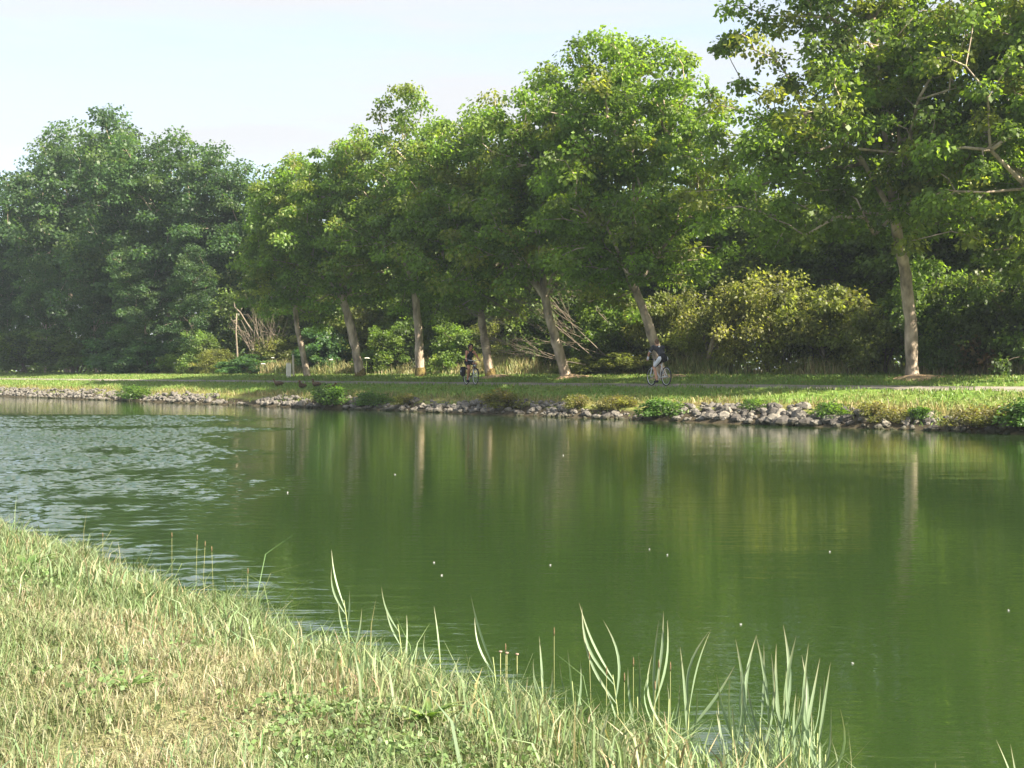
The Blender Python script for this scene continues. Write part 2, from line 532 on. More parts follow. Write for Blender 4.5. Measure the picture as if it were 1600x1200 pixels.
def skeleton(C, roots, g, r_tip=.012, expo=2.3, r_max=.3, mb=None, sides=5, sag=.06, minr=.010, bias=.35, rpar=None):
    """greedy branch tree from the root nodes out to every clump centre, drawn as tapered tubes"""
    roots = [np.array(r, float) for r in roots]
    o = roots[0]
    order = np.argsort(np.linalg.norm(C - o, axis=1))
    pos = list(roots); par = list(rpar) if rpar else [-1] + list(range(len(roots) - 1)); dep = [0.0] + [0.0] * (len(roots) - 1)
    tip = []
    for i in order:
        P = np.array(pos); d = np.linalg.norm(P - C[i], axis=1)
        below = np.maximum(0, P[:, 2] - C[i][2]) * .8
        j = int(np.argmin(d + bias * np.array(dep) + below))
        a = pos[j]; v = C[i] - a; ln = np.linalg.norm(v)
        mid = a + v * .5 + g.normal(size=3) * ln * .09 + np.array((0, 0, sag * ln))
        pos.append(mid); par.append(j); dep.append(dep[j] + ln * .5)
        pos.append(C[i]); par.append(len(pos) - 2); dep.append(dep[j] + ln)
        tip.append(len(pos) - 1)
    area = np.zeros(len(pos))
    for k in tip: area[k] += r_tip ** expo
    for k in range(len(pos) - 1, 0, -1):
        if k < len(roots): continue
        if area[k] == 0: area[k] = r_tip ** expo
        if par[k] >= 0: area[par[k]] += area[k]
    rad = np.clip(area ** (1 / expo), minr, r_max)
    for k in range(len(roots), len(pos)):
        j = par[k]
        mb.tube([pos[j], pos[k]], [min(rad[j], rad[k] * 1.35), rad[k]], sides if rad[k] > .03 else 3, cap=False)


def blob_points(n, ax, g, shell=.55, lobes=6, amp=.35, zmin=-1.0):
    """points in a lumpy ellipsoid, more of them towards its skin"""
    Ld = unit(g.normal(size=(lobes, 3)) * np.array((1, 1, .8)))
    out = []
    while len(out) < n:
        d = unit(g.normal(size=3))
        if d[2] < zmin: continue
        mlt = .78 + amp * np.max(np.maximum(0, Ld @ d) ** 5)
        r = (shell + (1 - shell) * g.random()) if g.random() < .72 else g.random() ** .5 * shell
        p = d * r * mlt * np.array(ax)
        if d[2] < 0: p[:2] *= 1 + .45 * min(1., -d[2] * 1.3)      # broad skirt: crowns hang out low to the sides
        if all(np.linalg.norm(p - q) > .30 * (ax[0] * ax[1] * ax[2] / n) ** (1 / 3) * 1.6 for q in out[-60:]):
            out.append(p)
        elif g.random() < .15:
            out.append(p)
    return np.array(out)


def tree_parts(seed, H, trunk_pts, trunk_r, crown_c, ax, nclump, nleaf, leaf, base, alt, crad=(.55, .95), flat=.7, droop=.5,
               bark=None, altf=.25, var=.2, zmin=-1.0, lobes=7, amp=.38, rtip=.014, rmax=.22, leader=True, sides=10, width=.42, shell=.55):
    g = np.random.default_rng(seed)
    C = blob_points(nclump, ax, g, shell, lobes, amp, zmin) + np.array(crown_c)
    D3 = np.sort(np.linalg.norm(C[:, None] - C[None], axis=2), axis=1)[:, 3]
    C = C[D3 < 1.75 * np.median(D3)]                           # no sprays adrift from the crown
    Rd = crad[0] + (crad[1] - crad[0]) * g.random(len(C))
    LV, LF, LC = leaf_cloud(C, Rd, nleaf, leaf, g, flat, droop, base, var, alt, altf, width)
    crown = mesh_np('crown', LV, LF, M_LEAF, LC)
    mb = MB()
    tp = [np.array(p, float) for p in trunk_pts]
    # smooth trunk
    q = []; rr = []
    n = len(tp)
    for i in range(n - 1):
        for k in range(4):
            f = k / 4
            q.append(tp[i] * (1 - f) + tp[i + 1] * f + (g.normal(size=3) * trunk_r[i] * .05 if i + k else 0))
            rr.append((trunk_r[i] * (1 - f) + trunk_r[i + 1] * f) * (1 + .05 * g.normal()))
    q.append(tp[-1]); rr.append(trunk_r[-1])
    q[0] = q[0] - np.array((0, 0, .35)); rr[0] *= 1.12
    q.insert(1, np.array(tp[0]) + np.array((0, 0, .04))); rr.insert(1, trunk_r[0] * 1.13)
    mb.tube(q, rr, sides, cap=False)
    top = tp[-1]
    roots = [top]
    if leader:
        e = np.array(crown_c) + np.array((0, 0, ax[2] * .35)); tdv = unit(top - tp[-2])
        roots += [top * .5 + (top + tdv * 1.6) * .5 + (e - top) * .16 + g.normal(size=3) * .12, top + (e - top) * .7 + g.normal(size=3) * .2]
        mb.tube(roots, [trunk_r[-1] * .95, trunk_r[-1] * .62, trunk_r[-1] * .35], 7, cap=False)
    rpar = None
    if leader:
        rpar = [-1, 0, 1]
        a0 = g.random() * 6.28
        for q in range(4):                                     # scaffold limbs from the fork
            a_ = a0 + q * 1.57 + g.normal() * .3; el = .75 + .35 * g.random(); ln = ax[0] * (.50 + .2 * g.random())
            e1 = top + np.array((math.cos(a_) * math.cos(el), math.sin(a_) * math.cos(el), math.sin(el))) * ln * .5
            e2 = e1 + np.array((math.cos(a_) * math.cos(el * .8), math.sin(a_) * math.cos(el * .8), math.sin(el * .8))) * ln * .6 + g.normal(size=3) * .15
            mb.tube([top - np.array((0, 0, trunk_r[-1])), e1, e2], [trunk_r[-1] * .62, trunk_r[-1] * .46, trunk_r[-1] * .3], 7, cap=False)
            roots += [e1, e2]; rpar += [0, len(roots) - 2]
    skeleton(C, roots, g, rtip, 2.3, rmax, mb, rpar=rpar)
    trunk = mb.mesh('trunk', bark or M_BARK)
    return trunk, crown


def put_tree(name, tm, cm, loc, label, cat='tree', group=None, rz=0.0, s=1.0):
    o = empty(name, loc, rz, label, cat, group)
    o.scale = (s, s, s)
    link('trunk', tm, o); link('crown', cm, o)
    return o


def gz(x, y):
    n, t = xy2nt(x, y)
    return float(ground_h(n, t))


# ------------------------------------------------------------------ the row of trees on the far bank
# base column, [(column, row) up the trunk], trunk width in photo pixels at base / fork, total height, crown half-axes, label
ROW = [
    (1676, [(1662, 500), (1645, 420), (1632, 360)], 22, 17, 14.6, (5.0, 4.2), 260, 'broad tree whose crown enters at the edge beside the widest crown'),
    (1425, [(1421, 500), (1411, 430), (1396, 380), (1386, 335)], 20, 15, 17.0, (6.1, 4.5), 360, 'tall tree standing apart with straight pale trunk and the widest crown'),
    (1033, [(1024, 545), (1008, 500), (988, 452)], 17, 12.5, 14.8, (4.2, 3.5), 260, 'strongly leaning tree directly behind the cyclist in dark jersey'),
    (884, [(872, 545), (858, 500), (850, 462)], 17, 12.5, 13.6, (3.8, 3.4), 230, 'leaning tree with low fork, in front of the fallen bare branches'),
    (766, [(759, 540), (753, 505), (751, 470)], 15, 10, 13.3, (3.6, 3.35), 220, 'pale barked tree right behind the woman on the bicycle'),
    (657, [(655, 540), (652, 490), (648, 440)], 15, 11, 14.0, (3.6, 3.35), 220, 'straight tree with reddish bark before the tall dry weeds'),
    (563, [(556, 545), (547, 500), (538, 464)], 15, 11, 13.2, (3.6, 3.35), 220, 'forked leaning tree with mossy foot, second from the white posts'),
    (480, [(473, 545), (466, 510), (463, 470)], 10, 7, 12.8, (3.6, 3.35), 220, 'slender tree with thin curved trunk next to the two white posts'),
]
TN = 38.5
tint = [(.122, .188, .034), (.124, .190, .034), (.132, .208, .034), (.126, .200, .035), (.128, .200, .037), (.128, .200, .038),
        (.124, .200, .040), (.124, .200, .041)]
for i, (px, pts, w0, w1, H, (ra, rb), ncl, lab) in enumerate(ROW):
    x0, y0 = ray_n(px, TN)
    z0 = gz(x0, y0)
    s = scale_at(y0)
    tp = [(0, 0, 0)]
    for (qx, qy) in pts:
        off = (qx - px) / s / .749              # lean over the bank towards the water
        tp.append((off * .749, off * .663, EYE + (HY - qy) / s - z0))
    tr = list(np.linspace(w0, w1, len(tp)) / s / 2)
    top = np.array(tp[-1])
    low = 2.3 if i < 2 else 2.5
    cz = (H + low) / 2
    cc = (top[0] * 1.0 - (.3 if i == 1 else 0), top[1] * .8, cz)
    tm, cm = tree_parts(100 + i + (50 if i == 4 else 0), H, tp, tr, cc, (ra, rb, (H - low) / 2 * 1.08), int(ncl * 1.3), 150, .152, tint[i], (.20, .22, .045),
                        crad=(.40, .86), flat=.60, droop=.55, altf=.3, rmax=tr[-1] * .8, amp=.36, lobes=9, rtip=.017)
    tro = put_tree('row_tree', tm, cm, (x0, y0, z0), lab, 'tree', 'row of trees along the far towpath')
    if i in (4, 5, 6):
        mb = MB(); rr_ = tr[0]
        mb.tube([(0, 0, -.1), (0, 0, .10), (-.01, -.01, .28), (-.02, -.02, .40)], [rr_ * 1.22, rr_ * 1.20, rr_ * 1.12, rr_ * 1.0], 14, cap=False)
        mb.build('moss', M_MOSS, tro)


# ------------------------------------------------------------------ forest trees behind
FOR = []
for k, (H, R, base, alt) in enumerate([(22, 4.6, (.062, .118, .044), (.10, .155, .052)), (22, 4.2, (.056, .110, .042), (.095, .145, .050)),
                                       (11, 3.4, (.13, .19, .046), (.19, .23, .06)), (11, 3.6, (.125, .185, .046), (.18, .22, .06))]):
    big = H > 15
    FOR.append(tree_parts(300 + k, H, [(0, 0, 0), (.15, .1, H * .16), (.1, .3, H * .34)], [.24 if big else .15, .19 if big else .12, .13 if big else .09],
                          (.1, .2, H * .555), (R, R, H * .46), 200 if big else 130, 190 if big else 190, .225 if big else .17, base, alt,
                          crad=(.8, 1.45) if big else (.65, 1.1), flat=.55, droop=.35, bark=M_BARK if big else M_DBARK, amp=.5, lobes=9, rmax=.11, sides=8, width=.46))

# column, distance n, height, variant, label
TALL = [
    (105, 46, 24.5, 0, 'tallest dark forest tree, its crown the summit of the wood'),
    (192, 45, 22.3, 1, 'tall forest tree with pale forked trunk just beside the tallest one'),
    (268, 45, 20.4, 0, 'rounded forest tree at the end of the tall wood, beside a dip of sky'),
    (36, 46, 21.5, 1, 'forest tree stepping down from the tallest crown to the picture edge'),
    (-30, 46, 19.0, 0, 'forest tree half out of the picture at the far end of the wood'),
    (150, 51, 24.0, 1, 'forest tree filling the gap behind the two tallest crowns'),
    (336, 46, 17.8, 1, 'lower forest tree with thin twigs sticking out of its top in the dip'),
    (386, 47, 16.8, 0, 'forest tree peering out just behind the slender row tree'),
    (300, 50, 17.0, 1, 'forest tree set back between the rounded tree and the dip'),
    (70, 42.5, 11.5, 0, 'lower dark tree under the tallest forest crown at the wood edge'),
    (10, 43, 11.0, 1, 'lower dark tree at the wood edge touching the picture border'),
    (150, 42.3, 10.0, 1, 'low spreading dark tree above the umbel flowers of the wood edge'),
    (230, 42.3, 10.5, 0, 'low dark tree hiding the foot of the rounded forest tree'),
    (300, 42.5, 9.5, 1, 'low feathery tree at the wood edge below the dip of sky'),
    (-60, 44, 16.0, 1, 'dark forest tree out at the edge, only its side showing'),
    (-110, 45, 19.0, 0, 'forest tree past the picture border, nearest to it'),
    (-185, 45, 20.0, 1, 'forest tree well past the picture border'),
    (-270, 45, 18.0, 0, 'forest tree farthest past the picture border'),
]
g0 = np.random.default_rng(5)
for px, n, H, v, lab in TALL:
    x0, y0 = ray_n(px, n)
    s = H / 22.0
    put_tree('forest_tree', *FOR[v], (x0, y0, gz(x0, y0) - .1), lab, 'tree', 'tall trees of the wood', g0.random() * 6.28, s)
MIDDLE = [(420, 47, 10.5), (470, 46.5, 9.5), (520, 48, 10.5), (575, 47, 9.5), (630, 48, 10.5), (690, 47, 10), (745, 48.5, 10.5), (810, 47.5, 10),
          (870, 48.5, 10.5), (930, 47.5, 10), (1000, 49, 10), (1070, 48, 10.3), (1135, 49, 9.9), (1200, 48, 10.2), (1270, 49, 10.2), (1340, 48, 9.6),
          (1410, 49.5, 10), (1480, 48, 10.4), (1550, 49, 11), (1620, 48, 11), (1690, 49, 11)]
MID_LAB = ['small wood tree right behind the white posts', 'small wood tree behind the slender trunk', 'small wood tree between the slender and the forked trunk',
           'small wood tree behind the forked leaning trunk', 'small wood tree behind the reddish trunk', 'small wood tree seen just past the reddish trunk',
           'small wood tree behind the cycling woman', 'small wood tree above the fallen bare branches', 'small wood tree behind the low fork',
           'small wood tree between the two leaning trunks', 'small wood tree behind the cyclist in the dark jersey', 'small wood tree behind the yellowish bush, far side',
           'lowest small wood tree under the hole of sky', 'small wood tree over the top of the yellowish bush', 'small wood tree above the olive bush',
           'small wood tree under the wide crown, before its trunk', 'small wood tree behind the straight pale trunk', 'small wood tree above the dark bush by the wide tree',
           'small wood tree above the reddish tinted bush', 'small wood tree at the picture edge behind the dark bushes', None]
for (px, n, H), lab in zip(MIDDLE, MID_LAB):
    x0, y0 = ray_n(px, n)
    v = 2 + int(g0.random() * 2)
    put_tree('wood_tree', *FOR[v], (x0, y0, gz(x0, y0) - .1), lab or 'small wood tree past the picture edge behind the dark bushes', 'tree',
             'small trees of the wood', g0.random() * 6.28, H / 11.0)

# ------------------------------------------------------------------ bushes


def bush_parts(seed, R, H, base, alt, nclump=95, nleaf=150, leaf=.115, crad=(.24, .56), altf=.3, flat=.75, droop=.3, bark=None, zlow=.48):
    g = np.random.default_rng(seed)
    C = blob_points(nclump, (R, R, H * .52), g, .5, 6, .45) + np.array((0, 0, H * zlow))
    C = C[C[:, 2] > .12]
    Rd = crad[0] + (crad[1] - crad[0]) * g.random(len(C))
    LV, LF, LC = leaf_cloud(C, Rd, nleaf, leaf, g, flat, droop, base, .32, alt, altf)
    LV[:, 2] = np.maximum(LV[:, 2], .02)
    mb = MB()
    for q in range(5):
        a = q * 1.25 + g.random(); e = np.array((math.cos(a) * R * .35, math.sin(a) * R * .35, H * .42))
        b0 = np.array((math.cos(a) * .12, math.sin(a) * .12, -.2))
        mb.tube([b0, b0 * .5 + e * .5 + g.normal(size=3) * .08, e], [.055, .04, .03], 6, cap=False)
    skeleton(C, [np.array((0, 0, .1)), np.array((0, 0, H * .3))], g, .008, 2.2, .06, mb, sides=4)
    return mb.mesh('stem', bark or M_DBARK), mesh_np('crown', LV, LF, M_LEAF, LC)


def put_bush(name, parts, loc, label, rz=0., s=(1, 1, 1), group=None, cat='bush'):
    o = empty(name, loc, rz, label, cat, group); o.scale = s
    link('stem', parts[0], o); link('foliage', parts[1], o)
    return o


B_GREEN = bush_parts(401, 1.7, 3.2, (.110, .170, .040), (.165, .215, .055))
B_YELLOW = bush_parts(402, 1.9, 3.4, (.160, .180, .052), (.225, .225, .080), altf=.45, leaf=.085)
B_OLIVE = bush_parts(403, 1.8, 3.2, (.145, .170, .050), (.21, .21, .075), altf=.3)
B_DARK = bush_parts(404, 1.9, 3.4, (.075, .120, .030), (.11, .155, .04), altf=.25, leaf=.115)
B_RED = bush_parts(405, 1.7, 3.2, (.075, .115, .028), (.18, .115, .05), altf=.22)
B_TEAL = bush_parts(406, 1.8, 3.0, (.060, .125, .050), (.09, .16, .07), altf=.35, leaf=.14)
# column, n, row of its top, width in pixels, kind, label
BUSH = [
    (1125, 42.6, 406, 150, B_YELLOW, 'yellow green bush with slanting pale stem, nearer the cyclist'),
    (1215, 43.4, 388, 170, B_YELLOW, 'tallest bleached yellowish bush, right of the slanting stem'),
    (1300, 42.8, 418, 150, B_OLIVE, 'olive bush between the yellowish bushes and the straight pale trunk'),
    (1375, 42.2, 448, 120, B_OLIVE, 'rounded olive bush just before the foot of the straight pale trunk'),
    (1470, 42.6, 388, 150, B_GREEN, 'fresh green bush right behind the straight pale trunk'),
    (1555, 42.0, 403, 150, B_RED, 'tall bush with reddish leaves among green at the picture edge'),
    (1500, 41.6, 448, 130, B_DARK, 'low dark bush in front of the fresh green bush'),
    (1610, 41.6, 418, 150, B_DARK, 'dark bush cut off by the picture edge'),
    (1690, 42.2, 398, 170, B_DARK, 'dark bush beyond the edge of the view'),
    (1040, 42.8, 430, 120, B_OLIVE, 'olive bush behind the head of the cyclist in the dark jersey'),
    (955, 42.8, 456, 120, B_GREEN, 'light green bush between the two leaning trunks'),
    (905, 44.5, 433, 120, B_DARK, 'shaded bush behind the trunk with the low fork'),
    (1000, 41.4, 540, 110, B_OLIVE, 'low olive bush beside the front wheel of the man'),
    (915, 41.4, 548, 90, B_OLIVE, 'low weedy bush at the foot of the low forked tree'),
    (838, 45.0, 458, 120, B_GREEN, 'green bush behind the fallen bare branches'),
    (790, 44.0, 468, 90, B_YELLOW, 'small yellowish bush above the fallen bare branches'),
    (722, 42.6, 500, 90, B_GREEN, 'sunlit green bush right behind the woman'),
    (690, 45.0, 468, 100, B_DARK, 'dark bush between the reddish and the pale trunk'),
    (610, 42.6, 500, 90, B_GREEN, 'green bush between the forked and the reddish trunk'),
    (570, 45, 458, 110, B_OLIVE, 'olive bush behind the forked leaning trunk'),
    (515, 42.6, 510, 90, B_TEAL, 'bluish green bush between the slender and the forked trunk'),
    (440, 43.6, 510, 90, B_OLIVE, 'shadowed bush behind the white posts'),
    (455, 46, 458, 90, B_DARK, 'taller dark bush behind the white posts'),
    (400, 41.8, 552, 90, B_TEAL, 'low round bush below the bare brown shrub'),
    (345, 42.0, 535, 70, B_YELLOW, 'pale weedy shrub beside the thin dead trunk'),
    (315, 41.8, 510, 60, B_GREEN, 'upright pale green shrub at the wood edge'),
    (275, 41.8, 550, 55, B_GREEN, 'small bright green shrub above the umbel flowers'),
    (235, 42.0, 520, 90, B_TEAL, 'bluish feathery bush at the wood edge under the pale trunk'),
    (185, 42.0, 515, 90, B_TEAL, 'feathery bush with a light top spray at the wood edge'),
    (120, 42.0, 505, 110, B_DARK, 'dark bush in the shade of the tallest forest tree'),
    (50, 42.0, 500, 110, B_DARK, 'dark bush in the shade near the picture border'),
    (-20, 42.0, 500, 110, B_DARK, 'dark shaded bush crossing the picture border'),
]
for px, n, ty, wpx, parts, lab in BUSH:
    x0, y0 = ray_n(px, n); s = scale_at(y0); z0 = gz(x0, y0)
    H = EYE + (HY - ty) / s - z0
    Rr = wpx / s / 2 * 1.15
    k = {id(B_GREEN): (1.7, 3.2), id(B_YELLOW): (1.9, 3.4), id(B_OLIVE): (1.8, 3.2), id(B_DARK): (1.9, 3.4), id(B_RED): (1.7, 3.2), id(B_TEAL): (1.8, 3.0)}[id(parts)]
    sx = max(.5, Rr / k[0]); sz = H / k[1] * .97
    put_bush('bush', parts, (x0, y0, z0 - .05), lab, g0.random() * 6.28, (sx, sx, sz), 'bushes along the wood edge')
# undergrowth deep in the shade, lost in one mass
for q in range(2):
    pass
g1 = np.random.default_rng(12)
nU = 620
un = 44.5 + 20 * g1.random(nU) ** 1.3; ut = -8 + 210 * g1.random(nU)
uxy = nt2xy(un, ut); uz = ground_h(un, ut)
UC = np.concatenate([uxy, (uz + .4 + 2.8 * g1.random(nU) ** 1.1)[:, None]], 1)
LV, LF, LC = leaf_cloud(UC, .9 + .9 * g1.random(nU), 110, .25, g1, .75, .3, (.085, .135, .036), .25, (.13, .17, .05), .3)
LV[:, 2] = np.maximum(LV[:, 2], .9)
tag(link('undergrowth', mesh_np('undergrowth', LV, LF, M_LEAF, LC)), 'dense shaded undergrowth on the floor of the wood', kind='stuff')
# the far wood beyond: a leafy mass that closes the view
nU = 420
un = 58 + 40 * g1.random(nU); ut = -40 + 380 * g1.random(nU)
uxy = nt2xy(un, ut); uz = ground_h(un, ut)
UC = np.concatenate([uxy, (uz + .5 + 7.5 * g1.random(nU))[:, None]], 1)
LV, LF, LC = leaf_cloud(UC, 2.2 + 1.4 * g1.random(nU), 110, .7, g1, .8, .3, (.042, .080, .024), .25, None, 0)
tag(link('far_wood', mesh_np('far_wood', LV, LF, M_LEAF, LC)), 'far wood behind the nearer trees, one dark green mass', kind='stuff')

# ------------------------------------------------------------------ grass


def blades(P, Hh, Wd, lean, cols, g, nseg=2, tip=.15):
    """bent tapering blades: 5 points each (nseg 2)"""
    m = len(P)
    a = g.random(m) * 2 * math.pi
    f = np.stack([np.cos(a), np.sin(a), np.zeros(m)], 1)            # bend direction
    b = g.random(m) * 2 * math.pi
    s = np.stack([np.cos(b), np.sin(b), np.zeros(m)], 1) * Wd[:, None]
    Hh = Hh[:, None]; lean = lean[:, None]
    up = np.array((0, 0, 1.))
    V = np.empty((m, 5, 3))
    V[:, 0] = P - s; V[:, 1] = P + s
    mid = P + up * Hh * .58 + f * Hh * lean * .32
    V[:, 2] = mid + s * .72; V[:, 3] = mid - s * .72
    V[:, 4] = P + up * Hh * (1 - .35 * np.minimum(lean, 1.2)) + f * Hh * lean
    i = np.arange(m)[:, None] * 5
    Fq = i + np.array([[0, 1, 2, 3]]); Ft = i + np.array([[3, 2, 4]])
    C = np.repeat(cols, 5, 0)
    return V.reshape(-1, 3), [Fq, Ft], C


def col_mix(t, a, b, g, jit=.2):
    c = np.array(a)[None] * (1 - t[:, None]) + np.array(b)[None] * t[:, None]
    return np.clip(c * (1 + jit * g.normal(size=len(t)))[:, None] * (1 + .06 * g.normal(size=c.shape)), .01, .8)


gg = np.random.default_rng(21)
# lawn on the near bank
m = 500000
Z = 2.3 + 11.5 * gg.random(m); X = (gg.random(m) - .5) * 2 * (0.44 * Z + 1.3)
keep = gg.random(m) < (0.44 * Z + 1.3) / (0.44 * 14 + 1.3) * np.minimum(1, 4.0 / Z) * 2.2
X, Z = X[keep], Z[keep]
n, t = xy2nt(X, Z)
k = (ground_h(n, t) > .015 + .02 * wob(t, 3, 1)) & (n < 4.4) & (n > -1.5); X, Z, n, t = X[k], Z[k], n[k], t[k]
dry = near_dry(X, Z)
wet = np.clip((n - 2.85) / .7, 0, 1)
tuft = patchn(X, Z, 3.2, 4.4)
hgt = (.035 + .055 * gg.random(len(X)) ** 1.6) * (1 + .8 * np.clip(tuft, -.4, .8)) * (1 + 1.5 * wet) * (1.15 - .35 * dry)
hgt *= np.where(gg.random(len(X)) < .03, 1.9, 1)
isdry = np.clip((dry * 1.1 + .45 * gg.normal(size=len(X))), 0, 1)
cg = col_mix(gg.random(len(X)), (.108, .165, .056), (.18, .235, .104), gg, .15)
cd = col_mix(gg.random(len(X)), (.262, .24, .142), (.335, .305, .195), gg, .12)
cols = cg * (1 - isdry[:, None]) + cd * isdry[:, None]
P = np.stack([X, Z, ground_h(n, t) - .005], 1)
V, F, C = blades(P, hgt, .0010 + .0013 * gg.random(len(X)) + .0003 * (Z - 3), .25 + .85 * gg.random(len(X)), cols, gg)
tag(link('lawn_grass', mesh_np('lawn_grass', V, F, M_BLADE, C)), 'short sun bleached grass on the near bank', kind='stuff')
print('lawn', len(X))

# taller blue-green blades standing in loose groups in the lawn
m = 14000
Z = 2.6 + 9.5 * gg.random(m); X = (gg.random(m) - .5) * 2 * (0.44 * Z + 1.0)
n, t = xy2nt(X, Z); f = patchn(X, Z, 1.1, 6.6) + .6 * patchn(X, Z, 3.3, 1.6)
k = (f + .12 * gg.normal(size=m) > .12) & (n < 3.5) & (ground_h(n, t) > .06) & (n > -1); X, Z, n, t = X[k], Z[k], n[k], t[k]; m = len(n)
P = np.stack([X, Z, ground_h(n, t) - .005], 1)
cols = col_mix(gg.random(m), (.10, .165, .065), (.18, .25, .12), gg, .12)
V, F, C = blades(P, .07 + .10 * gg.random(m), .0016 + .0022 * gg.random(m), .2 + .7 * gg.random(m), cols, gg)
tag(link('tall_blades', mesh_np('tall_blades', V, F, M_BLADE, C)), 'taller blue green blades in loose groups in the near lawn', kind='stuff')
# clover and other small round leaves low in the lawn
cc = []
for (qx, qy, rr, kk) in ((545, 1115, .40, 170), (600, 1170, .36, 120), (480, 1085, .22, 80), (360, 960, .26, 110), (1010, 1150, .3, 110), (150, 1080, .25, 60), (830, 1140, .25, 90), (20, 890, .45, 160), (700, 1150, .3, 130)):
    z = 1.05 * FPX / (qy - HY); x = (qx - CX) / FPX * z
    cc.append(np.stack([x + rr * .5 * gg.normal(size=kk), z + rr * .8 * gg.normal(size=kk)], 1))
cc = np.concatenate(cc); n, t = xy2nt(cc[:, 0], cc[:, 1]); cc = cc[n < 3.6]; n, t = xy2nt(cc[:, 0], cc[:, 1])
LV, LF, LC = leaf_cloud(np.concatenate([cc, (ground_h(n, t) + .035)[:, None]], 1), np.full(len(cc), .02), 4, .016, gg, .5, .2, (.145, .22, .080), .2, None, 0, .55)
CLOVER = (LV, LF, LC)

# longer blue-green grass along the near water's edge
m = 9000
t = -1.5 + 15.5 * gg.random(m); n = 3.74 - np.abs(gg.normal(size=m)) * .42 - .13 * wob(t, 1.1, .4) - .38 * np.clip((7.5 - t) / 3.5, 0, 1)
cl = patchn(n, t, 1.4, 8.8)
k = (cl + .35 * gg.normal(size=m) > -.12); n, t = n[k], t[k]
xy = nt2xy(n, t); m = len(n)
P = np.concatenate([xy, (ground_h(n, t) - .01)[:, None]], 1)
left = np.clip((t - 6.0) / 4, 0, 1)
hgt = .10 + .13 * gg.random(m) ** 1.3 + .05 * left * gg.random(m) + .10 * np.clip((5.5 - t) / 3, 0, 1) * gg.random(m)
cols = col_mix(gg.random(m), (.15, .215, .09), (.25, .31, .165), gg, .14)
dk = gg.random(m) < .2
cols[dk] = col_mix(gg.random(dk.sum()), (.30, .25, .13), (.37, .31, .18), gg)
V, F, C = blades(P, hgt, .003 + .003 * gg.random(m), .15 + .65 * gg.random(m), cols, gg)
tag(link('shore_grass', mesh_np('shore_grass', V, F, M_BLADE, C)), 'longer blue green grass along the near water edge', kind='stuff')

# grass of the far bank
m = 150000
t = 5 + 135 * gg.random(m) ** 1.25; n = 29.35 + 13.9 * gg.random(m)
k = ((n > 30.1) | (patchn(n, t, .9, 3.3) + .3 * gg.normal(size=m) > .15)) & ~((n > 33.3 + .10 * wob(t, 1.7, 2)) & (n < 36.2 + .12 * wob(t, 1.5, 5)))
n, t = n[k], t[k]; m = len(n)
dry = far_dry(n, t)
xy = nt2xy(n, t)
P = np.concatenate([xy, (ground_h(n, t) - .01)[:, None]], 1)
edge = np.exp(-((n - 30.2) / .6) ** 2)
hgt = (.07 + .09 * gg.random(m)) * (1 + 1.3 * edge + .9 * np.clip((n - 40) / 2, 0, 1))
hgt = np.where(np.abs(n - 33.0) < .3, hgt * (.7 + .6 * np.clip(wob(t, 1.3, 3) + .5, 0, 1)), hgt)
isdry = np.clip(dry + .3 * gg.normal(size=m), 0, 1)
cols = col_mix(gg.random(m), (.118, .21, .04), (.18, .265, .058), gg, .15) * (1 - isdry[:, None]) + \
    col_mix(gg.random(m), (.24, .20, .085), (.31, .25, .12), gg, .15) * isdry[:, None]
V, F, C = blades(P, hgt, .010 + .010 * gg.random(m), .3 + .8 * gg.random(m), cols, gg)
tag(link('bank_grass', mesh_np('bank_grass', V, F, M_BLADE, C)), 'mown grass of the far bank with a dry fringe', kind='stuff')

# tall weeds in front of the wood
m = 42000
t = 8 + 75 * gg.random(m); n = 40.6 + 2.2 * gg.random(m)
f = patchn(n, t, .35, 2.2); k = f + .25 * gg.normal(size=m) > -.1; n, t, f = n[k], t[k], f[k]; m = len(n)
P = np.concatenate([nt2xy(n, t), (ground_h(n, t) - .02)[:, None]], 1)
hgt = (.45 + .95 * gg.random(m)) * np.clip(.75 + .6 * f, .4, 1.3) * np.clip((n - 40.2) / 1.2, .35, 1)
q = np.clip(.5 + patchn(n, t, .6, 7.7) + .35 * gg.normal(size=m), 0, 1)
cols = col_mix(q, (.17, .21, .065), (.33, .28, .14), gg, .2)
V, F, C = blades(P, hgt, .014 + .018 * gg.random(m), .1 + .35 * gg.random(m), cols, gg)
tag(link('tall_weeds', mesh_np('tall_weeds', V, F, M_BLADE, C)), 'tall brownish weeds growing before the wood', kind='stuff')

